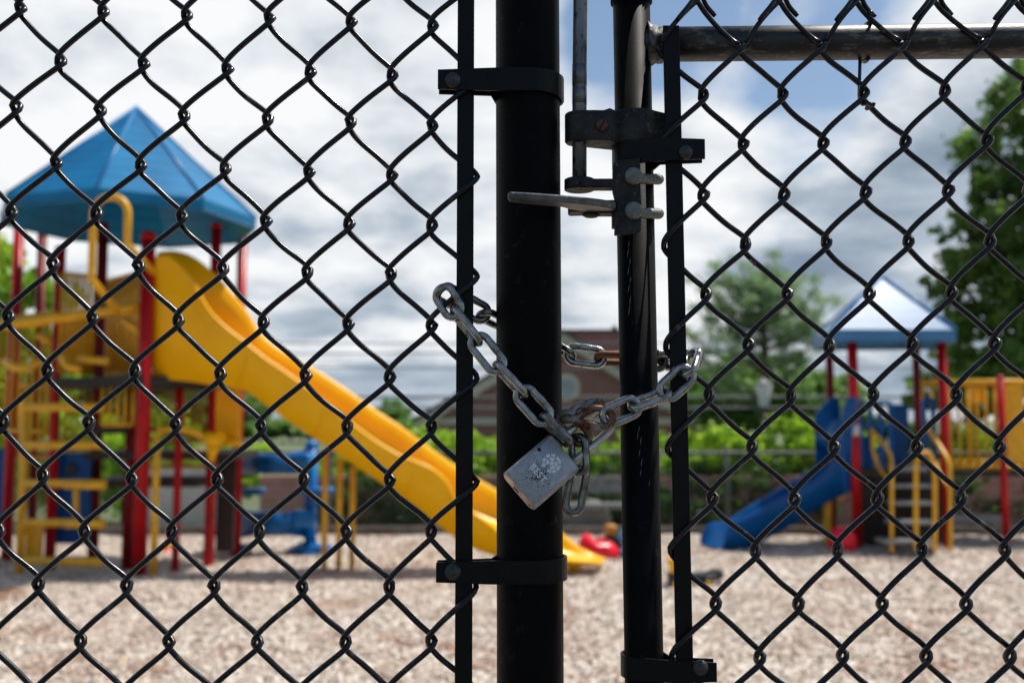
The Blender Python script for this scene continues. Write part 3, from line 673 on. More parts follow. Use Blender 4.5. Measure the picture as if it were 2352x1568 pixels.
# dark tarnish flecks: thin irregular patches round the emblem
b = MB()
for i in range(520):
    ang = random.uniform(0, 2*math.pi); rr_ = abs(random.gauss(0, 1))
    x = WD*.50+math.cos(ang)*rr_*.0072; y = HT*.42+math.sin(ang)*rr_*.0085
    if not (.003 < x < WD-.006 and .003 < y < HT-.006): continue
    l = random.uniform(.0002, .0010); h_ = random.uniform(.00012, .0004)
    face_poly(b, [(x-l,y-h_*.3),(x-l*.3,y-h_),(x+l*.8,y-h_*.5),(x+l,y+h_*.4),(x+l*.1,y+h_),(x-l*.7,y+h_*.6)], .00006)
b.build('tarnish', M['smudge'], body)
b = MB()
for i in range(170):
    x = random.gauss(WD*.5, .0075); y = random.gauss(HT*.40, .0095)
    if not (.003 < x < WD-.006 and .003 < y < HT-.006): continue
    l = random.uniform(.0002, .0006); h_ = random.uniform(.0001, .0003)
    face_poly(b, [(x-l,y-h_*.3),(x-l*.2,y-h_),(x+l,y-h_*.4),(x+l*.6,y+h_),(x-l*.7,y+h_*.7)], .00009)
b.build('bright_wear', M['engrave'], body)
cu = bpy.data.curves.new('BEST', 'FONT'); cu.body = 'BEST'; cu.size = .0080; cu.extrude = .00018; cu.align_x = 'CENTER'; cu.offset = .00018; cu.space_character = 1.08
to = bpy.data.objects.new('tmp', cu); COL.objects.link(to); bpy.context.view_layer.update()
me = bpy.data.meshes.new_from_object(to.evaluated_get(bpy.context.evaluated_depsgraph_get())); bpy.data.objects.remove(to)
tcn = P(1229,1092,.85)-f0; tx0, ty0 = tcn.dot(w_ax), tcn.dot(a_ax)
b = MB(); b.add([L3(tx0+v.co.x, ty0+v.co.y, -.00010)+n_ax*v.co.z for v in me.vertices], [tuple(p.vertices) for p in me.polygons]); b.build('lettering', M['engrave'], body, fixn=False)
# ------------------------------------------------------------------ small insect on the wire
ip = P(1728, 603, YM-.0035)
bug = thing('insect', 'tiny brown insect clinging to a wire of the gate mesh', 'insect', ip)
bm_ = mat('insect_brown', (.10,.055,.02), (.04,.02,.01), 900, .35)
dx = Vector((.72,0,-.62)).normalized(); dn = Vector((-.62,0,-.72)).normalized()
b = MB()
b.tube([ip-dx*.0032, ip-dx*.0028, ip-dx*.0018, ip-dx*.0014, ip-dx*.0002, ip+dx*.0006, ip+dx*.0010, ip+dx*.0022, ip+dx*.0032, ip+dx*.0036], [.0003,.0008,.0009,.0005,.0010,.0009,.0005,.0010,.0006,.0001], 12)
for s in (-.001, 0, .001):
    for q in (-1, 1): b.tube([ip+dx*s, ip+dx*(s*1.8)+Vector((0,-.0008*q,0))-dn*.001, ip+dx*(s*2.2)-dn*.0018+Vector((0,-.0006*q,0))], .00012, 5)
b.build('body', bm_, bug)
b = MB(); b.poly([ip+dx*.0004+dn*.0006, ip+dx*.002+dn*.0014, ip+dx*.0038+dn*.0014, ip+dx*.0034+dn*.0006], (0,.0001,0)); b.build('wing', mat('insect_wing', (.3,.3,.3), None, 100, .3), bug)
# ------------------------------------------------------------------ play tower (left)
TWX = P(308,784,9.3).x; TWY = 9.3
tower = thing('play_tower', 'tall play tower with blue peaked roof, red posts and long yellow slide', 'play tower', (TWX, TWY, 0))
RR = 1.18
def oct_(r, z, n=8, off=math.radians(-85), cx=TWX, cy=TWY): return [Vector((cx+r*(1-.07*math.cos(a))*math.cos(a), cy+r*math.sin(a), z)) for a in [off+2*math.pi*k/n for k in range(n)]]
ze = 3.31; apex = P(313, 247, TWY)
def roof(mb, ring, ap, fas):
    n = len(ring)
    low = [p-Vector((0,0,fas)) for p in ring]; cen = sum(low, Vector())/n
    inn = [cen+(p-cen)*.97 for p in low]; cap = Vector((ap.x, ap.y, ap.z-.06))
    mb.add(ring+[ap], [(i, (i+1)%n, n) for i in range(n)])
    mb.add(ring+low, [(i, i+n, (i+1)%n+n, (i+1)%n) for i in range(n)])
    mb.add(low+inn, [(i, i+n, (i+1)%n+n, (i+1)%n) for i in range(n)])
    mb.add(inn+[cap], [((i+1)%n, i, n) for i in range(n)])
    return mb
b = MB(); ring = oct_(RR, ze)
roof(b, ring, apex, .10); canopy = b.build('roof', M['roof_blue'], tower, fixn=False)
b = MB()
for p in ring: b.tube([p+Vector((0,0,.006)), apex+Vector((0,0,.006))], .014, 8)
b.build('hip_trim', M['roof_trim'], canopy)
def vpost(mb, u, v, z1, r, Y=None, cap=True, z0=0.0):
    p = G(u, v); 
    if Y: p = Vector((P(u, v, Y).x, Y, 0))
    pts = [(p.x,p.y,z0),(p.x,p.y,z1)]
    mb.tube(pts, r, 16)
    if cap: mb.ball((p.x,p.y,z1), r*1.12, 1, 1, .8, 16, 8)
    return p
posts = {}
for key, (u, v, z1, r, mt) in dict(p1=(14,1300,ze-.05,.05,'red'), p2=(113,1314,2.99,.048,'red'), p3=(212,1306,ze-.05,.05,'dark_red'), p4=(319,1332,3.03,.062,'red'), p4b=(291,1316,1.75,.05,'dark_red'),
        p5=(402,1322,1.72,.035,'red'), p6=(479,1304,ze-.05,.05,'red'), p7=(541,1284,ze-.05,.05,'red'), p8=(70,1288,ze-.05,.045,'dark_red'), p9=(-45,1292,ze-.05,.05,'red')).items():
    b = MB(); posts[key] = vpost(b, u, v, z1, r); b.build('post', M[mt], tower)
DZ = 1.78
# decks
def deck(parent, pts, z, th, name='deck'):
    b = MB(); b.poly([Vector((p[0],p[1],z-th)) for p in pts], (0,0,th)); return b.build(name, M['deck'], parent)
deck(tower, [(posts['p4'].x-.03,8.72),(posts['p6'].x,9.1),(posts['p7'].x,9.9),(posts['p7'].x-.5,10.4),(-3.9,10.45),(-4.35,9.9),(posts['p2'].x,9.15)], DZ, .09)
deck(tower, [(P(232,0,9).x,9.0),(P(312,0,9).x,9.0),(P(312,0,9).x,9.9),(P(232,0,9).x,9.9)], 1.33, .06, 'landing')
deck(tower, [(P(225,0,9.1).x,9.1),(P(560,0,9.1).x,9.1),(P(560,0,9.1).x,10.0),(P(225,0,9.1).x,10.0)], 1.10, .06, 'landing')
deck(tower, [(P(225,0,9.2).x,9.2),(P(480,0,9.2).x,9.2),(P(480,0,9.2).x,10.0),(P(225,0,9.2).x,10.0)], .84, .06, 'landing')
def barrier(parent, A, B, z0, z1, n, mt='yellow_metal', r=.012, solid=False, name='barrier', rr=.02):
    A = Vector(A); B = Vector(B); b = MB()
    b.tube([Vector((A.x,A.y,z1)), Vector((B.x,B.y,z1))], rr, 8); b.tube([Vector((A.x,A.y,z0)), Vector((B.x,B.y,z0))], rr, 8)
    for i in range(n+1):
        p = A.lerp(B, i/n); b.tube([(p.x,p.y,z0),(p.x,p.y,z1)], r, 6)
    if solid: b.poly([Vector((A.x,A.y+.01,z0)), Vector((B.x,B.y+.01,z0)), Vector((B.x,B.y+.01,z1)), Vector((A.x,A.y+.01,z1))], (0,.02,0))
    return b.build(name, M[mt], parent)
X = lambda u, Y: P(u, 784, Y).x
barrier(tower, (X(138,9.25),9.25), (X(226,9.5),9.5), DZ+.06, DZ+.98, 7, r=.021)
b = MB(); b.box((X(142,9.5),9.52,DZ+.05),(X(208,9.5),9.55,DZ+.62)); b.build('solid_panel', M['yellow_metal'], tower)
barrier(tower, (X(238,9.9),9.9), (X(336,9.2),9.2), DZ+.06, DZ+1.0, 9, r=.023)
barrier(tower, (X(-30,9.6),9.6), (X(112,9.25),9.25), DZ+.06-.55, DZ+.5, 9, r=.014)
barrier(tower, (X(350,10.1),10.1), (X(560,10.2),10.2), 1.18, 1.74, 16, r=.014)
barrier(tower, (X(350,10.1),10.1), (X(500,10.2),10.2), .92, 1.08, 12, r=.014)
barrier(tower, (X(240,9.0),9.0), (X(310,9.0),9.0), 1.35, 1.74, 4, r=.018)
barrier(tower, (X(20,9.9),9.9), (X(230,9.9),9.9), 1.02, 1.72, 14, r=.014)
# ribbed yellow panel under the slide bed
b = MB(); pA = P(497,892,9.25); pB = P(553,1012,9.35)
b.box((pA.x, 9.25, pB.z), (pB.x, 9.29, pA.z))
for i in range(7): b.box((pA.x+.03+i*.033, 9.235, pB.z+.03), (pA.x+.042+i*.033, 9.252, pA.z-.02))
b.tube([P(490,1018,9.2), P(556,1018,9.2)], .03, 10); b.build('ribbed_panel', M['yellow'], tower)
# slide
NR = [(352,597),(385,588),(420,618),(450,658),(478,710),(515,750),(560,785),(610,825),(662,860),(730,912),(798,966),(860,1012),(920,1048),(985,1074),(1026,1108),(1050,1155),(1094,1184),(1135,1213),(1180,1252),(1240,1276),(1310,1287),(1372,1291)]
FR = [(365,583),(405,581),(450,597),(500,640),(545,690),(574,728),(600,770),(645,806),(700,838),(770,880),(868,948),(925,985),(985,1030),(1044,1071),(1092,1100),(1141,1128),(1190,1158),(1240,1190),(1285,1222),(1325,1255),(1372,1276),(1392,1283)]
BT = [(350,868),(400,872),(440,876),(490,884),(540,890),(575,903),(610,930),(655,962),(710,998),(770,1038),(830,1078),(890,1118),(950,1160),(1010,1208),(1046,1236),(1080,1256),(1140,1278),(1200,1292),(1250,1299),(1290,1300),(1335,1300),(1385,1297)]
YN, YF = 8.85, 9.38
nr = bez([P(u,v,YN) for u,v in NR], 3); fr = bez([P(u,v,YF) for u,v in FR], 3); bt = bez([P(u,v,YN+.06) for u,v in BT], 3)
rings = []
for a, c, e in zip(nr, fr, bt):
    e = Vector((e.x, e.y, max(e.z, .02)))
    hgt = max(a.z-e.z, .012)
    fl = e+Vector((0,.05, min(.24, hgt*.68))); fl2 = Vector(((c.x+e.x)/2, YF-.07, fl.z)); fb = Vector(((c.x+e.x)/2, YF-.03, e.z))
    lip = min(.035, hgt*.3)
    ring = [e, a.lerp(e,.25)+Vector((0,.004,0)), a+Vector((0,-.02,-lip*.6)), a+Vector((0,-.03,0)), a+Vector((0,-.012,lip*.5)), a+Vector((0,.02,lip*.5)), a+Vector((0,.045,0)), a.lerp(fl,.6)+Vector((0,.05,0)), fl+Vector((0,.05,0)),
            fl2, c.lerp(fl2,.4)+Vector((0,-.03,0)), c+Vector((0,-.045,0)), c+Vector((0,-.02,lip*.5)), c+Vector((0,.012,lip*.5)), c+Vector((0,.03,0)), c.lerp(fb,.3), fb]
    rings.append(ring)
b = MB(); b.loft(rings); slide = b.build('slide', M['yellow'], tower)
b = MB()
for (u, v0) in ((738,1030),(772,1052),(803,1072)):
    b = MB(); p = G(u, 1322); b.tube([(p.x,p.y+.12,0),(p.x,p.y+.12,P(u,v0,p.y).z)], .028, 10); b.build('slide_support', M['yellow_metal'], tower)
b = MB(); b.tube([P(1318,1292,9.1), G(1316,1318)], [.06,.028], 10); b.build('slide_foot', M['yellow'], tower)
# seam flanges on the slide's outer wall
for (ua,va,ub,vb) in ((572,800,548,885),(752,930,722,1003),(952,1068,930,1140)):
    b = MB(); b.tube([P(ua,va,YN+.012), P(ub,vb,YN+.055)], .010, 6); b.build('seam', M['yellow'], slide)
# arched climber
YA = 8.0
cl = MB()
for (u, s) in ((205,-1),(284,1)):
    pass
xa, xb_ = X(205,YA), X(285,YA); zt0 = P(240,452,YA).z; ra_ = (xb_-xa)/2
arch = [Vector((xa+.02,YA+.5,P(0,700,YA).z)), Vector((xa,YA,P(0,640,YA).z)), Vector((xa,YA,zt0-ra_))]+[Vector(((xa+xb_)/2-ra_*math.cos(t), YA, zt0-ra_+ra_*math.sin(t))) for t in [math.pi*k/10 for k in range(1,10)]]+[Vector((xb_,YA,zt0-ra_)), Vector((xb_,YA,P(0,560,YA).z)), Vector((xb_,YA+.6,P(0,625,YA+.6).z))]
cl.tube(arch, .031, 12); cl.build('arch_rail', M['yellow_metal'], tower)
# overhead rails reaching out to the left
b = MB()
b.tube([P(-260,772,8.3), P(0,748,8.5), P(332,703,8.85)], .046, 12); b.ball(P(332,703,8.85), .05)
b.tube([P(-260,765,9.0), P(0,742,9.0), P(118,724,9.1)], .046, 12); b.ball(P(118,724,9.1), .05)
b.tube([P(285,735,8.9), P(330,768,8.9)], .04, 10); b.tube([P(88,768,9.1), P(115,790,9.1)], .035, 10)
b.tube(bez([P(12,830,8.9), P(30,842,8.8), P(60,845,8.8), P(90,832,8.9)], 5), .035, 10)
b.tube(bez([P(145,820,8.9), P(155,840,8.8), P(185,850,8.8)], 5), .035, 10)
b.tube([P(175,823,8.9), P(250,830,8.9)], .035, 10)
b.build('grab_rail', M['yellow_metal'], tower)
# rung climber at left
b = MB()
for (v, w_) in ((935,240),(1022,238),(1110,242),(1200,240),(1287,236)):
    b.tube([P(52,v,8.75), P(w_,v+(3 if v>1200 else 0),8.75)], .036, 10)
    if v > 1100: b.tube([P(150,v+2,8.68), P(w_,v+3,8.68)], .040, 10)
rg = b.build('rung', M['yellow_metal'], tower)
b = MB(); p = G(44,1330); b.tube([(p.x,p.y,0),(p.x,p.y,P(44,905,p.y).z)], .036, 12)
b.tube([P(175,1110,8.9), P(175,1200,8.9)], .028, 8)
b.box(P(60,1200,8.95), P(98,1290,8.99)); b.build('climber_frame', M['yellow_metal'], tower)
# blue panel behind the rungs
b = MB(); b.box(P(-20,1030,9.75), P(12,1250,9.8)); b.build('blue_panel', M['deep_blue'], tower)
b = MB(); b.box(P(128,1040,9.35), P(208,1246,9.40)); pn_ = b.build('blue_panel', M['deep_blue'], tower)
b = MB(); b.lathe(P(165,1078,9.34), (0,-1,0), [(0,.055),(.01,.055),(.012,.03)], 20); b.build('round_window', M['toy_black'], pn_)
# yellow slim pole and funnel
b = MB(); p = G(352,1335); b.tube([(p.x,p.y,0),(p.x,p.y,P(358,1000,p.y).z)], .032, 10); b.obox((p.x-.07,p.y,.02), (1,0,0),(0,1,0),(0,0,1), .1,.05,.02)
b.tube(bez([P(355,990,8.9), P(400,985,8.9), P(440,990,8.95), P(480,1010,9.0)], 5), .03, 10); b.build('talk_tube_pole', M['yellow_metal'], tower)
b = MB(); b.tube([P(470,1000,9.0), P(492,1012,9.0), P(510,1003,8.95)], [.05,.075,.05], 12); b.tube([P(490,1020,9), P(485,1060,9.05)], [.07,.02], 12); b.build('funnel', M['yellow'], tower)
# dark backing panel by the posts
b = MB(); b.box(P(500,1030,9.7), P(538,1265,9.75)); b.build('dark_panel', M['deck'], tower)
# blue pod climber
b = MB(); p = G(712,1275); pc = p
b.tube([(p.x,p.y,0),(p.x,p.y,P(712,1025,p.y).z)], .065, 14); b.ball((p.x,p.y,P(712,1025,p.y).z), .07); b.build('climber_post', M['mid_blue'], tower)
def bow(v, dv, th, u0=548, u1=700, m=M['deep_blue']):
    rings = []
    for i in range(13):
        t = i/12; u = u0+(u1-u0)*t; y = p.y-.05-.35*math.sin(math.pi*t); vv = v+dv*math.sin(math.pi*t)
        hh = th*(1-.25*math.sin(math.pi*t))
        a = P(u,vv-hh/2,y); c = P(u,vv+hh/2,y)
        rings.append([a, a+Vector((0,.06,.015)), a+Vector((0,.30,0)), c+Vector((0,.30,0)), c+Vector((0,.06,-.015)), c])
    b = MB(); b.loft(rings); b.build('curved_step', m, tower)
bow(1060, 6, 52); bow(1205, -4, 58)
for (u0,u1,v) in ((560,605,1127),(690,765,1126),(548,575,1256),(690,760,1258)): b = MB(); b.obox(P((u0+u1)/2,v,p.y-.1), (1,0,0),(0,1,0),(0,0,1), (u1-u0)/2*p.y/F, .11, .03, .02); b.build('foot_pod', M['mid_blue'], tower)
b = MB(); b.obox(P(692,1060,p.y-.15),(1,0,0),(0,1,0),(0,0,1),.1,.1,.09,.03); b.build('clamp_block', M['mid_blue'], tower); b = MB(); b.obox(P(700,1190,p.y-.15),(1,0,0),(0,1,0),(0,0,1),.12,.1,.09,.03); b.build('clamp_block', M['mid_blue'], tower)
b = MB(); b.lathe((p.x-.02,p.y-.02,0), (0,0,1), [(0,.26),(.05,.25),(.12,.12),(.14,.07)], 24); b.build('climber_base', M['deep_blue'], tower)
# ------------------------------------------------------------------ small play structure (right)
PSX, PSY = 4.12, 11.1
ps = thing('play_structure', 'small play structure with pale blue pyramid roof, blue slide and yellow bridge', 'play structure', (PSX, PSY, 0))
cr_ = [P(1911,760,10.45), P(2196,757,10.5), P(2160,775,11.7), P(1866,777,11.7)]
zq = sum(p.z for p in cr_)/4; cr_ = [Vector((p.x,p.y,zq)) for p in cr_]
b = MB(); roof(b, cr_, P(2026,636,11.1), .13); rf = b.build('roof', M['roof_pale'], ps, fixn=False)
b = MB(); r_ap = P(2026,636,11.1)
for q in cr_: b.tube([q+Vector((0,0,.008)), r_ap+Vector((0,0,.008))], .018, 6)
b.build('hip_trim', M['roof_trim'], rf)
zr = zq-.04
pp = {}
for key, (u, Y, z1, r, mt) in dict(a=(1957,10.67,zr,.053,'red'), b_=(2162,10.7,zr,.05,'red'), c=(1904,11.5,zr,.045,'dark_red'), d=(2103,11.5,zr,.045,'dark_red'), e=(2294,10.9,P(2285,868,10.9).z,.04,'red'), f=(2420,11.2,1.95,.05,'red')).items():
    b = MB(); x = X(u, Y); b.tube([(x,Y,0),(x,Y,z1)], r, 16); b.ball((x,Y,z1), r*1.1, 1,1,.8,16,8); b.build('post', M[mt], ps); pp[key] = x
b = MB(); b.tube([(pp['a'],10.67,P(0,1000,10.6).z),(pp['a'],10.67,P(0,975,10.6).z)], .056, 16); b.build('collar', M['white'], ps)
dk = .88
deck(ps, [(pp['a'],10.7),(pp['b_'],10.7),(pp['b_'],11.5),(pp['a']-.02,11.5)], dk, .10)
b = MB(); b.box((pp['a']+.1,10.78,0), (X(2105,10.8),10.84,dk-.1)); b.box((X(2050,10.9),10.95,.0),(X(2160,10.9),11.0,dk-.1)); b.build('skirt_panel', M['deck'], ps)
# steps
for (u0,u1,v,Y) in ((2060,2132,1107-33,10.65),(2056,2140,1112,10.5),(2056,2146,1152,10.35),(2052,2150,1196,10.2),(2030,2150,1240,10.05)):
    b = MB(); a = P(u0,v,Y); c = P(u1,v,Y); b.box((a.x,Y,a.z-.035),(c.x,Y+.26,a.z)); b.build('step', M['step'], ps)
b = MB(); b.poly([P(2058,1108,10.72), P(2058,1250,10.12), P(2058,1262,10.5)], (.02,0,0)); b.poly([P(2146,1108,10.72), P(2146,1250,10.12), P(2146,1262,10.5)], (.02,0,0)); b.build('stringer', M['deck'], ps)
# blue panels with cutouts
def frame_panel(u0,u1,v0,v1,Y,cols,rows,name='blue_panel',t=.03,bar=.045):
    a = P(u0,v0,Y); c = P(u1,v1,Y); b = MB(); W = c.x-a.x; H = a.z-c.z
    for i in range(cols+1): x = a.x+W*i/cols; b.box((x-bar/2,Y,c.z),(x+bar/2,Y+t,a.z))
    for j in range(rows+1): z = c.z+H*j/rows; b.box((a.x,Y+.003,z-bar/2),(c.x,Y+t-.003,z+bar/2))
    b.build(name, M['deep_blue'], ps)
frame_panel(1976,2050,925,1090,10.75,3,3)
b = MB(); b.box(P(2042,928,11.45), P(2088,1105,11.49)); b.build('blue_panel', M['deep_blue'], ps)
frame_panel(2122,2150,918,1100,10.8,1,2)
b = MB(); b.box(P(1962,1000,10.78), P(2005,1105,10.81)); b.build('blue_panel', M['deep_blue'], ps)
# handrails
def hr(pts, r=.023):
    b = MB(); b.tube(bez([P(*q) for q in pts], 5), r, 10); b.build('handrail', M['yellow_metal'], ps)
hr([(1998,985,10.7),(2022,1010,10.6),(2045,1045,10.4),(2048,1090,10.2),(2048,1180,10.1),(2048,1268,10.1)], .019)
hr([(2004,995,10.7),(2004,1030,10.68),(2020,1075,10.6),(2040,1100,10.4)], .016)
hr([(2132,985,10.7),(2155,1020,10.55),(2178,1060,10.35),(2182,1110,10.3),(2182,1265,10.3)])
hr([(2146,1060,10.6),(2160,1090,10.45),(2178,1118,10.3)], .017)
hr([(2104,1262,9.95),(2104,1100,9.95),(2106,1062,9.95),(2118,1040,9.95),(2134,1042,9.95),(2143,1062,9.95),(2147,1100,9.95),(2147,1266,9.95)])
# bridge barrier
barrier(ps, (X(2115,11.3),11.3), (X(2470,11.0),11.0), P(0,1075,11.1).z, P(0,877,11.1).z, 17, r=.018, rr=.035)
barrier(ps, (X(2115,12.0),12.0), (X(2500,11.8),11.8), P(0,1062,11.9).z, P(0,880,11.9).z, 7, r=.016, rr=.03)
b = MB(); b.box(P(2306,884,11.02), P(2352,1060,11.06)); b.box(P(2232,888,11.4), P(2262,925,11.44)); b.build('yellow_panel', M['yellow_metal'], ps)
deck(ps, [(X(2160,11),11.1),(X(2480,11),10.9),(X(2480,11.6),11.7),(X(2160,11.6),11.8)], P(0,1080,11.1).z, .06, 'bridge')
b = MB(); b.box(P(2170,1183,11.3), P(2292,1196,11.5)); b.tube([P(2278,1196,11.4), P(2278,1248,11.4)], .02, 8); b.build('low_bench', M['step'], ps)
b = MB(); b.tube(bez([P(1906,1108,10.9),P(1900,1180,10.9),P(1905,1262,10.9)],4), .045, 10); b.ball(P(1932,1140,10.8), .045); b.build('slide_brace', M['yellow_metal'], ps)
# blue slide
FR2 = [(1925,915),(1905,917),(1884,940),(1871,962),(1893,990),(1905,1016),(1895,1048),(1863,1081),(1808,1113),(1733,1157),(1673,1195),(1626,1206),(1608,1236)]
NR2 = [(1968,915),(1950,915),(1940,935),(1934,960),(1936,990),(1928,1032),(1915,1065),(1884,1097),(1838,1124),(1774,1158),(1714,1189),(1680,1202),(1664,1236)]
BT2 = [(1972,1118),(1968,1120),(1962,1124),(1955,1128),(1948,1131),(1938,1136),(1920,1144),(1893,1158),(1850,1185),(1796,1218),(1735,1252),(1700,1262),(1655,1267)]
yn2, yf2 = 10.62, 11.15
nr = bez([P(u,v,yn2) for u,v in NR2], 4); fr = bez([P(u,v,yf2) for u,v in FR2], 4); bt = bez([P(u,v,yn2+.05) for u,v in BT2], 4)
rings = []
for a, c, e in zip(nr, fr, bt):
    e = Vector((e.x,e.y,max(e.z,.02))); hgt = max(a.z-e.z,.02); lip = min(.03,hgt*.25)
    fl = Vector((a.x,a.y+.06,max(a.z-min(.22,hgt*.7),e.z+.015))); fl2 = Vector((c.x,yf2-.06,max(c.z-min(.22,hgt*.7),e.z+.015))); fb = Vector((c.x,yf2-.02,max(c.z-hgt,e.z)))
    rings.append([e, a+Vector((0,-.02,-lip)), a+Vector((0,-.025,0)), a+Vector((0,.0,lip*.5)), a+Vector((0,.035,0)), fl, fl2, c+Vector((0,-.035,0)), c+Vector((0,0,lip*.5)), c+Vector((0,.025,0)), fb])
b = MB(); b.loft(rings); b.build('slide', M['deep_blue'], ps)
# ------------------------------------------------------------------ toys
p = G(1936,1276); b = MB(); b.ball((p.x,p.y,.15), .15, 1,1,1, 32, 20); tag(b.build('ball', M['toy_red']), 'red ball on the wood chips by the right-hand play structure', 'ball')
# red ride-on shell
p = G(1378,1286); t = thing('toy_boat', 'lumpy red plastic toy lying beyond the foot of the yellow slide', 'toy', p)
b = MB(); rings = []
for i, (dx_, hz, wd, z) in enumerate(((-.21,.04,.04,.15),(-.18,.12,.10,.13),(-.12,.15,.15,.12),(-.03,.09,.17,.10),(.06,.11,.17,.10),(.14,.09,.14,.08),(.20,.05,.09,.05),(.22,.01,.03,.04))):
    rings.append([Vector((p.x+dx_, p.y+wd*math.cos(a), max(z+hz*math.sin(a), .005))) for a in [2*math.pi*k/14 for k in range(14)]])
b.loft(rings); b.build('shell', M['toy_red'], t); b = MB(); b.tube([(p.x-.05,p.y-.15,.2),(p.x+.0,p.y-.16,.25),(p.x+.06,p.y-.15,.19)], .018, 8); b.build('handle', M['toy_red'], t)
p = G(1412,1282); t = thing('toy_truck', 'yellow and black toy truck behind the red toy', 'toy', (p.x,p.y+.35,0)); b = MB(); y = p.y+.35
b.obox((p.x-.005,y,.25), (1,0,0),(0,1,0),(0,0,1), .06,.07,.055,.03); b.build('cab', mat('toy_orange', (.55,.25,.02), None, 5, .4), t)
b = MB(); b.obox((p.x+.03,y,.14), (1,0,0),(0,1,0),(0,0,1), .11,.09,.05,.02); b.build('chassis', M['toy_black'], t)
for dx_ in (-.06,.1):
    b = MB(); b.lathe((p.x+dx_,y-.12,.06), (0,1,0), [(0,.04),(.01,.06),(.05,.06),(.06,.04)], 20); b.build('wheel', M['toy_black'], t)
p = G(1452,1288); t = thing('toy_bucket', 'light blue toy half hidden behind the gate upright', 'toy', p)
b = MB(); b.lathe((p.x,p.y,0), (0,0,1), [(0,.09),(.02,.1),(.1,.12),(.11,.125),(.115,.1)], 24); b.build('bucket', M['cyan'], t); b = MB(); b.ball((p.x-.01,p.y+.2,.21), .1, 1,.8,.8); b.tube([(p.x,p.y+.2,.02),(p.x,p.y+.2,.2)], .03, 8); b.build('spade', M['cyan'], t)
# digger
p = G(1570,1352); t = thing('toy_digger', 'black and yellow toy digger on the wood chips behind the gate bar', 'toy', p); y = p.y
b = MB(); b.obox((P(1570,0,y).x,y,.105), (1,0,0),(0,1,0),(0,0,1), .20,.07,.028,.012); b.obox((P(1625,0,y).x,y,.125), (1,0,0),(0,1,0),(0,0,1), .05,.06,.035,.012); b.build('chassis', M['toy_black'], t)
b = MB(); b.obox((P(1532,0,y).x,y,.20), (1,0,.1),(0,1,0),(-.1,0,1), .045,.06,.06,.015); b.obox((P(1545,0,y).x,y,.14), (1,0,0),(0,1,0),(0,0,1), .07,.06,.012,.004); b.build('cab', M['yellow'], t)
for u in (1533,1603):
    for dy in (-.07,.07):
        b = MB(); x = P(u,0,y).x; b.lathe((x,y+dy-.02,.052), (0,1,0), [(0,.035),(.006,.052),(.034,.052),(.04,.035)], 20); wh = b.build('wheel', M['toy_black'], t)
        b = MB(); b.lathe((x,y+dy-.023,.052), (0,1,0), [(0,.02),(.004,.034),(.01,.034)], 16); b.build('rim', M['yellow'], wh)
b = MB(); b.tube([P(1612,1318,y),P(1635,1308,y),P(1652,1335,y),P(1657,1352,y)], [.014,.012,.012,.016], 8); b.tube([P(1656,1345,y),P(1648,1356,y)], [.02,.008], 8); b.build('arm', M['toy_black'], t)
p = G(385,1275); t = thing('toy_cone', 'small orange and red toy under the play tower', 'toy', p); b = MB(); b.lathe((p.x,p.y,0),(0,0,1),[(0,.09),(.02,.09),(.025,.06),(.2,.02),(.21,.005)],18); b.build('cone', M['toy_red'], t); b = MB(); b.lathe((p.x,p.y,0),(0,0,1),[(.08,.052),(.13,.038)],18); b.build('stripe', M['yellow'], t)
# ------------------------------------------------------------------ low fence, kerb, wall, bench, boulder
YB = 12.1
b = MB(); b.box((-13,YB-.18,.0),(13,YB-.06,.13)); tag(b.build('timber_edging', mat('timber', (.20,.17,.14), (.12,.10,.085), 6, .9)), 'dark timber edging at the far side of the wood chips', 'edging')
lf = thing('low_fence', 'low galvanised chain-link fence in front of the hedge', 'fence', (0,YB,0))
zrl = P(1700,1040,YB).z
b = MB(); b.tube([(-13,YB,zrl),(13,YB,zrl)], .024, 10); b.build('top_rail', M['fence_grey'], lf)
for x in (-9.4,-7,-4.6,-2.2,.2,2.6,5.0,7.4,9.8):
    b = MB(); b.tube([(x,YB+.03,0),(x,YB+.03,zrl+.05)], .03, 10); b.ball((x,YB+.03,zrl+.05), .034); b.build('post', M['fence_grey'], lf)
b = MB()
for i in range(-130, 130):
    x = i*.1; 
    for s in (1,-1):
        b.tube([(x,YB-.03,.08),(x+s*zrl*.85,YB-.03,zrl-.02)], .0019, 3, caps=False)
b.build('chain_link_mesh', M['fence_grey'], lf, fixn=False)
b = MB(); wy = 12.75; b.box((-3.2,wy,0),(9.5,wy+.25,.62)); b.box((-3.2,wy-.02,.62),(9.5,wy+.27,.68)); tag(b.build('brick_wall', M['brick_low']), 'low reddish brick wall under the hedge', 'wall')
t = thing('bench', 'grey slatted bench beyond the low fence, seen between the two posts', 'bench', (P(1360,0,12.4).x,12.4,0)); yb = 12.45
b = MB(); 
for (v0,v1) in ((1093,1107),(1110,1130)): b.box((P(1285,v0,yb).x,yb,P(0,v1,yb).z),(P(1440,v0,yb).x,yb+.04,P(0,v0,yb).z))
b.build('backrest', M['grey'], t); b = MB(); b.box((P(1285,0,yb).x,yb-.35,P(0,1163,yb).z),(P(1440,0,yb).x,yb-.01,P(0,1152,yb).z)); b.build('seat', M['grey'], t)
for u in (1296,1428): b = MB(); b.box((P(u,0,yb).x-.03,yb+.005,0),(P(u,0,yb).x+.03,yb+.035,P(0,1095,yb).z)); b.box((P(u,0,yb).x-.03,yb-.33,0),(P(u,0,yb).x+.03,yb-.28,P(0,1164,yb).z)); b.build('leg', M['grey'], t)
b = MB(); rings = []; p = P(1350,1200,12.5)
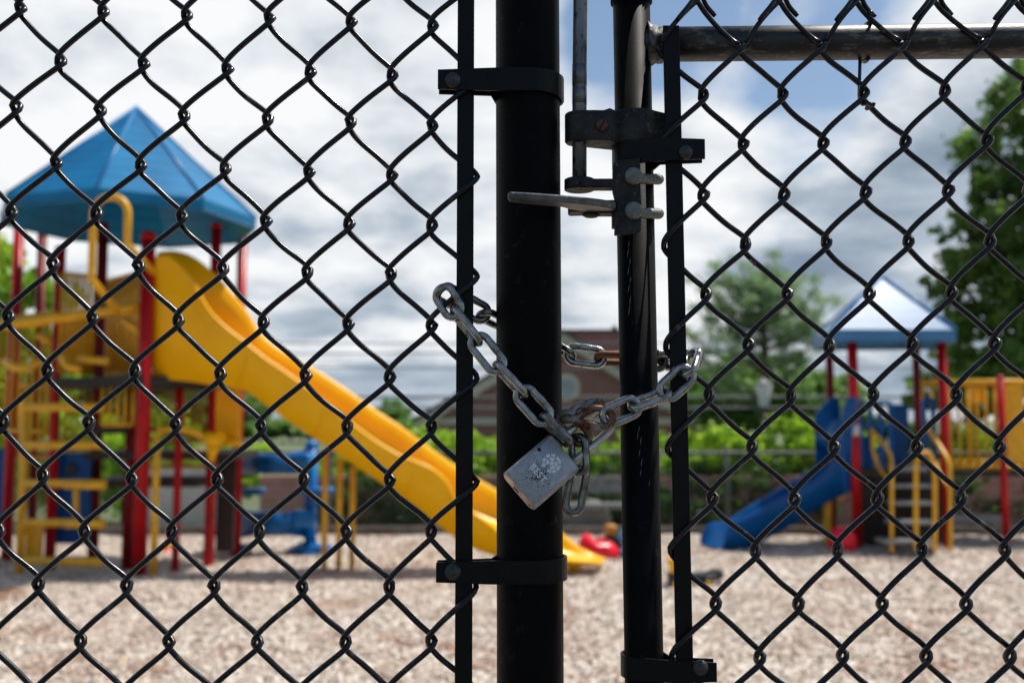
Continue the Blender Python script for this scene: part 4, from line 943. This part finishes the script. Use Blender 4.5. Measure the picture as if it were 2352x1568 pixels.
for i in range(9):
    a_ = math.pi*i/8; rings.append([Vector((p.x+.30*math.sin(a_)*math.cos(q)*(1+.15*math.sin(3*q+i)), 12.5+.16*math.sin(a_)*math.sin(q), .20-.20*math.cos(a_)*(1+.1*math.sin(2*q)))) for q in [2*math.pi*k/14 for k in range(14)]])
b.loft(rings); tag(b.build('boulder', M['stone']), 'pale rounded boulder under the grey bench', 'boulder')
# white fence panel behind the play tower
t = thing('white_fence', 'white panel fence seen between the red posts of the tall tower', 'fence', (P(410,0,12.9).x,12.9,0))
b = MB(); a = P(340,1075,12.9); c = P(505,1225,12.9)
for i in range(12): x = a.x+(c.x-a.x)*i/12; b.box((x,12.9,.05),(x+(c.x-a.x)/12-.008,12.93,a.z))
b.build('board', M['white'], t); b = MB(); b.box((a.x-.05,12.93,.2),(c.x,12.96,.28)); b.box((a.x-.05,12.93,a.z-.15),(c.x,12.96,a.z-.07)); b.build('fence_rail', M['white'], t)
# ------------------------------------------------------------------ foliage
def leaves(name, cents, sizes, mt, parent, aspect=.55, tuft=False):
    c = np.asarray(cents); n = len(c); s = np.asarray(sizes)[:,None]
    d = rng.normal(size=(n,3)); d /= np.linalg.norm(d,axis=1)[:,None]; e = rng.normal(size=(n,3)); e -= d*(d*e).sum(1)[:,None]; e /= np.linalg.norm(e,axis=1)[:,None]
    V = np.stack([c-d*s, c-e*s*aspect, c+d*s, c+e*s*aspect],1)
    k = np.cross(d,e)*s*.18; V[:,0] += k; V[:,2] += k
    V = V.reshape(-1,3); cen = (V.min(0)+V.max(0))/2
    me = bpy.data.meshes.new(name); me.vertices.add(len(V)); me.vertices.foreach_set('co', (V-cen).ravel())
    me.loops.add(4*n); me.loops.foreach_set('vertex_index', np.arange(4*n)); me.polygons.add(n); me.polygons.foreach_set('loop_start', np.arange(n)*4); me.update(calc_edges=True)
    me.materials.append(mt); o = bpy.data.objects.new(name, me); COL.objects.link(o)
    cv = Vector(cen.tolist())
    if parent is not None: o.parent = parent
    o.location = cv-wl(parent); WL[o.name] = cv; return o
def clump(c, r, n, m):
    """m leaves gathered in n sub-clumps on and inside an ellipsoid"""
    c = np.array(c); r = np.array(r)
    q = rng.normal(size=(n,3)); q /= np.linalg.norm(q,axis=1)[:,None]; q *= (.45+.65*rng.random((n,1)))
    idx = rng.integers(0,n,m); sp_ = rng.normal(size=(m,3))*(.07+.09*rng.random((n,1)))[idx]
    return c+(q[idx]+sp_)*r
def tree(name, label, x, y, h, crowns, mt, leaf, nl, trunk_r=.15, cat='tree', group=None):
    t = thing(name, label, cat, (x,y,0), group)
    b = MB(); top = (x, y, h*.8); b.tube([(x,y,-.02),(x+.03*h*.3,y,h*.35),(x,y,h*.8)], [trunk_r,trunk_r*.7,trunk_r*.2], 10)
    pts = []
    tot = sum(r[0]*r[1]*r[2] for c, r in crowns)
    for c, r in crowns:
        b.tube(bez([(x,y,max(.3,c[2]*.4)), ((x+c[0])/2,(y+c[1])/2,c[2]*.72), c],4), [trunk_r*.5*(1-k/9*.8) for k in range(9)], 6)
        for k in range(3): e = Vector(c)+Vector([random.uniform(-.8,.8)*r[i] for i in range(3)]); b.tube([c, e], [trunk_r*.12, trunk_r*.04], 5)
        m = int(nl*(r[0]*r[1]*r[2])/tot)+50
        pts.append(clump(c, r, max(12, m//70), m))
    b.build('trunk', M['bark'], t)
    P_ = np.concatenate(pts); leaves('crown', P_, leaf*(.6+.8*rng.random(len(P_))), mt, t)
    return t
def crown_at(u, v, Y, ru, rv, rd):
    c = P(u, v, Y); k = Y/F; return ((c.x,c.y,c.z), (ru*k, rd, rv*k))
# big tree on the right
tree('broadleaf_tree', 'big dark green broadleaf tree at the right edge, towering over the yellow bridge', P(2430,0,17).x, 17, 7, [crown_at(2330,350,17,95,150,1.4), crown_at(2290,560,16.5,120,90,1.3), crown_at(2210,520,16.8,62,42,.6), crown_at(2270,760,17,105,110,1.5), crown_at(2190,640,17,55,60,.7), crown_at(2420,240,17,110,130,1.6), crown_at(2430,600,17,150,220,1.8), crown_at(2360,860,17,140,80,1.4), crown_at(2290,450,16.6,60,60,.7)], M['leaf_tree'], .085, 21000, .2)
tree('broadleaf_tree', 'smaller leafy tree behind the white roof of the right play structure', P(2190,0,21).x, 21, 3, [crown_at(2205,865,21,60,60,.9), crown_at(2140,900,21,60,40,.8), crown_at(2260,900,21,60,60,.9)], M['leaf_tree'], .09, 5000, .1)
# pine
def pine(label, u, Y, tips, nl, seed):
    rnd = random.Random(seed); x = P(u,0,Y).x; t = thing('pine_tree', label, 'tree', (x,Y,0)); k = Y/F
    zt = P(u,640,Y).z; b = MB(); b.tube([(x,Y,-.02),(x+.05,Y,zt*.5),(x-.05,Y,zt)], [.22,.17,.04], 8); C_ = []; Sz = []
    per = nl//(len(tips)*9)
    for (tu, tv) in tips:
        e = P(tu, tv, Y+rnd.uniform(-1.4,1.4)); s = Vector((x+.03, Y, max(1.5, e.z-abs(e.x-x)*.45-rnd.uniform(.3,.9)))); mid = s.lerp(e,.55)+Vector((0,0,-.16*(e-s).length))
        path = bez([s,mid,e],4); b.tube(path, [.06*(1-q/len(path)*.8) for q in range(len(path))], 5)
        for q in range(9):
            tt = .35+.65*q/8+rnd.uniform(-.05,.05); pp_ = path[min(len(path)-1,int(tt*(len(path)-1)))]; wsp = .30*(1-.55*abs(tt-.6))
            cc = pp_+Vector((rnd.gauss(0,.20),rnd.gauss(0,.3),rnd.gauss(.08,.12)))
            C_.append(np.array(cc)+rng.normal(size=(per,3))*np.array((wsp*.55,wsp*.6,wsp*.36))); Sz.append(np.full(per,.11))
    b.build('trunk', M['bark'], t); C_ = np.concatenate(C_); leaves('crown', C_, np.concatenate(Sz)*(.6+.8*rng.random(len(C_))), M['leaf_pine'], t, aspect=.16)
rp = random.Random(5)
ptips = [(1598,628),(1632,598),(1650,640),(1700,612),(1735,640),(1760,600),(1790,618),(1820,640),(1850,628),(1880,655),(1902,690),(1915,672),(1580,690),(1560,740),(1575,765),(1610,700),(1660,700),(1690,660),(1720,690),(1770,665),(1800,690),(1840,680),(1870,720),(1895,745),(1640,745),(1600,800),(1680,760),(1830,750),(1860,790),(1780,740),(1740,730),(1560,800),(1625,665),(1675,640)]
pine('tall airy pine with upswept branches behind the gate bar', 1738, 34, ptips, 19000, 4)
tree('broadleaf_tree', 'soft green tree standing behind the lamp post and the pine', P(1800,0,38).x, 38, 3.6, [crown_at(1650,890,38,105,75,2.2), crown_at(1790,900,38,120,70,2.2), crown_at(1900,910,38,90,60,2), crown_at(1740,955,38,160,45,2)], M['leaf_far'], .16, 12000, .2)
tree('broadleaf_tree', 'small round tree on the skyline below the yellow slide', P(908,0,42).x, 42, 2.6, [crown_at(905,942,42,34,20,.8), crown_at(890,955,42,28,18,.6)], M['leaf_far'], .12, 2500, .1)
tree('broadleaf_tree', 'light green tree at the left edge, seen between the red posts', P(40,0,15).x, 15, 3.2, [crown_at(20,640,15,60,80,.8), crown_at(90,720,15,70,90,.8), crown_at(40,850,15,100,110,1), crown_at(-80,700,15,90,150,1), crown_at(130,830,15,60,90,.8)], M['leaf_hedge'], .07, 12000, .1)
tree('broadleaf_tree', 'green tree behind the barrier bars of the tall tower', P(420,0,19).x, 19, 2.6, [crown_at(430,930,19,120,60,1), crown_at(560,930,19,60,50,.8), crown_at(310,920,19,110,60,1), crown_at(190,900,19,80,80,1)], M['leaf_tree'], .09, 9000, .1)
def hedge(name, label, u0, u1, vt, vb, Y, dep, n, mt, leaf, cat='hedge', wob=14, spill=0):
    x0, x1 = P(u0,0,Y).x, P(u1,0,Y).x; t = thing(name, label, cat, ((x0+x1)/2,Y,0)); k = max(3, int((x1-x0)/.55)); C_ = []; b = MB()
    zt, zb = P(0,vt,Y).z, P(0,vb,Y).z
    for i in range(k):
        x = x0+(x1-x0)*(i+.5)/k; hz = (zt-zb)/2; w_ = (x1-x0)/k*.85; dz = random.uniform(-1,1)*wob*Y/F
        C_.append(clump((x,Y,zb+hz+dz*.5), (w_,dep,hz+dz*.5), 26, n//k)); b.tube([(x,Y,0),(x+random.uniform(-.1,.1),Y,zb+hz)], [.03,.012], 5)
        if spill:
            for q in range(3): C_.append(clump((x+random.uniform(-.3,.3),Y-dep*random.uniform(.6,1),zb-random.uniform(0,.18)), (.3,.15,.16), 8, n//k//8))
    b.build('stems', M['bark'], t); C_ = np.concatenate(C_); C_[:,2] = np.maximum(C_[:,2], .03); leaves('foliage', C_, leaf*(.6+.8*rng.random(len(C_))), mt, t)
hedge('hedge', 'bright lime green hedge right of the gate, behind the low fence', 1560, 1935, 980, 1145, 13.4, .5, 17000, M['leaf_hedge'], .045)
hedge('hedge', 'lime green hedge seen between the thick post and the gate upright', 1250, 1560, 1005, 1140, 13.5, .45, 9000, M['leaf_hedge'], .045)
hedge('hedge', 'green hedge behind the lower half of the yellow slide', 830, 1250, 972, 1120, 13.6, .5, 12000, M['leaf_hedge'], .045)
hedge('hedge', 'hedge beyond the blue curved steps, left of the yellow slide supports', 470, 830, 1030, 1150, 13.4, .5, 9000, M['leaf_hedge'], .045)
hedge('hedge', 'hedge behind the rungs of the tall play tower', -140, 470, 940, 1180, 13.6, .5, 15000, M['leaf_hedge'], .05)
hedge('shrub', 'dark shrub spilling over the brick wall behind the slide supports', 740, 1130, 1085, 1170, 12.85, .3, 7000, M['leaf_bush'], .04, 'shrub', spill=1)
hedge('shrub', 'dark shrub spilling over the wall under the lime hedge right of the gate', 1290, 1860, 1070, 1160, 12.9, .3, 12000, M['leaf_bush'], .04, 'shrub', spill=1)
hedge('shrub', 'green shrubs under the yellow bridge at the right edge', 2120, 2470, 1060, 1215, 13.0, .5, 12000, M['leaf_bush'], .05, 'shrub')
hedge('shrub', 'bright leafy shrub top showing right of the yellow bridge post', 2180, 2420, 975, 1120, 14.5, .5, 8000, M['leaf_hedge'], .05, 'shrub')
hedge('shrub', 'green shrub seen through the openings of the blue panels', 1930, 2130, 960, 1110, 14.2, .5, 6000, M['leaf_bush'], .05, 'shrub')
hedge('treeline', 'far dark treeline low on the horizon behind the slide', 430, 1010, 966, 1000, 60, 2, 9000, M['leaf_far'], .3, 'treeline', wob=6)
# ------------------------------------------------------------------ lamp post, building, cables
YLp = 30; lp = P(1736,0,YLp); t = thing('street_lamp', 'post-top lantern street lamp in front of the pine', 'street lamp', (lp.x,YLp,0)); k = YLp/F
zl0, zl1 = P(0,934,YLp).z, P(0,872,YLp).z
b = MB(); b.tube([(lp.x,YLp,0),(lp.x,YLp,.6),(lp.x,YLp,.62),(lp.x,YLp,zl0)], [.11,.09,.055,.05], 12); b.build('pole', M['toy_black'], t)
gm = leafmat('lantern_glass', (.75,.78,.80), (.85,.87,.88), 3)
b = MB(); b.lathe((lp.x,YLp,zl0), (0,0,1), [(0,.12),(.04,.13),(zl1-zl0-.16,.25),(zl1-zl0-.15,.24)], 6); b.build('lantern', gm, t)
b = MB(); b.lathe((lp.x,YLp,zl1-.16), (0,0,1), [(0,.27),(.03,.27),(.12,.13),(.17,.05),(.24,.02)], 6)
for q in range(6): a = q*math.pi/3; b.tube([(lp.x+.13*math.cos(a),YLp+.13*math.sin(a),zl0),(lp.x+.255*math.cos(a),YLp+.255*math.sin(a),zl1-.15)], .012, 5)
b.build('lantern_frame', M['grey'], t)
YH = 45; bl = thing('brick_building', 'red brick building with tan-trimmed gable and round window', 'building', (P(1295,0,YH).x,YH,0))
ap = P(1293,768,YH); le = P(975,957,YH); re = P(1600,985,YH)
re = Vector((ap.x+(ap.x-le.x)*.93, YH, le.z))
b = MB(); b.poly([Vector((le.x+.4,YH,0)), Vector((re.x-.4,YH,0)), Vector((re.x-.4,YH,re.z)), ap-Vector((0,0,.15)), Vector((le.x+.4,YH,le.z))], (0,11,0)); b.build('wall', M['brick'], bl)
b = MB()
for e in (le, re):
    dv = (e-ap).normalized(); nn = Vector((-dv.z,0,dv.x)); nn = nn if nn.z > 0 else -nn
    b.poly([ap+Vector((0,-.35,.05)), e+dv*.4+Vector((0,-.35,.05)), e+dv*.4+Vector((0,-.35,-.42)), ap+Vector((0,-.35,-.42))], (0,.3,0))
b.box((le.x,YH-.1,le.z-.35),(re.x,YH-.004,le.z-.05)); b.build('gable_trim', M['tan'], bl)
b = MB()
for e in (le, re):
    dv = (e-ap).normalized()
    b.poly([ap+Vector((0,-.45,.06)), e+dv*.6+Vector((0,-.45,.06)), e+dv*.6+Vector((0,-.45,.22)), ap+Vector((0,-.45,.22))], (0,11.6,0))
b.build('roof', M['roof_grey'], bl)
wc = P(1300,890,YH-.08); b = MB(); b.lathe(wc, (0,1,0), [(-.05,.62),(0,.66),(.1,.66)], 36); rw = b.build('round_window', M['tan'], bl)
b = MB(); b.lathe(wc+Vector((0,-.07,0)), (0,1,0), [(0,.40),(.05,.42)], 30); b.build('pane', mat('pane', (.25,.29,.33), (.4,.44,.47), 2, .1), rw)
YW = 52; a = P(1240,757,YW); c = P(1432,757,YW); b = MB(); b.box((a.x,YW,0),(c.x+.2,YW+6,a.z-.15)); b.build('rear_wall', M['brick'], bl)
b = MB(); b.box((a.x-.1,YW-.1,a.z-.15),(c.x+.3,YW+6.1,a.z+.02)); b.box((P(1405,0,YW).x,YW+1,a.z+.02),(P(1416,0,YW).x,YW+1.4,a.z+.3)); b.build('parapet', M['roof_grey'], bl)
a = P(1560,925,46); c = P(1650,925,46); b = MB(); b.box((a.x-3,46,0),(c.x,52,a.z)); b.build('side_wing', M['brick'], bl)
# overhead utility cables
for i, (v0, v1, Y, nm) in enumerate(((782,786,36,'topmost'),(806,800,36,'second highest'),(838,850,36,'third'),(905,915,30,'fourth'),(930,940,30,'lowest'))):
    a = P(-900,v0-14,Y); m_ = P(800,v0+6,Y); c = P(2900,v1-6,Y); b = MB(); b.tube(bez([a,m_,c],10), .022 if i < 3 else .036, 6)
    tag(b.build('utility_cable', M['wire']), '%s overhead cable crossing the sky behind the slide and the building' % nm, 'cable', 'overhead utility cables')
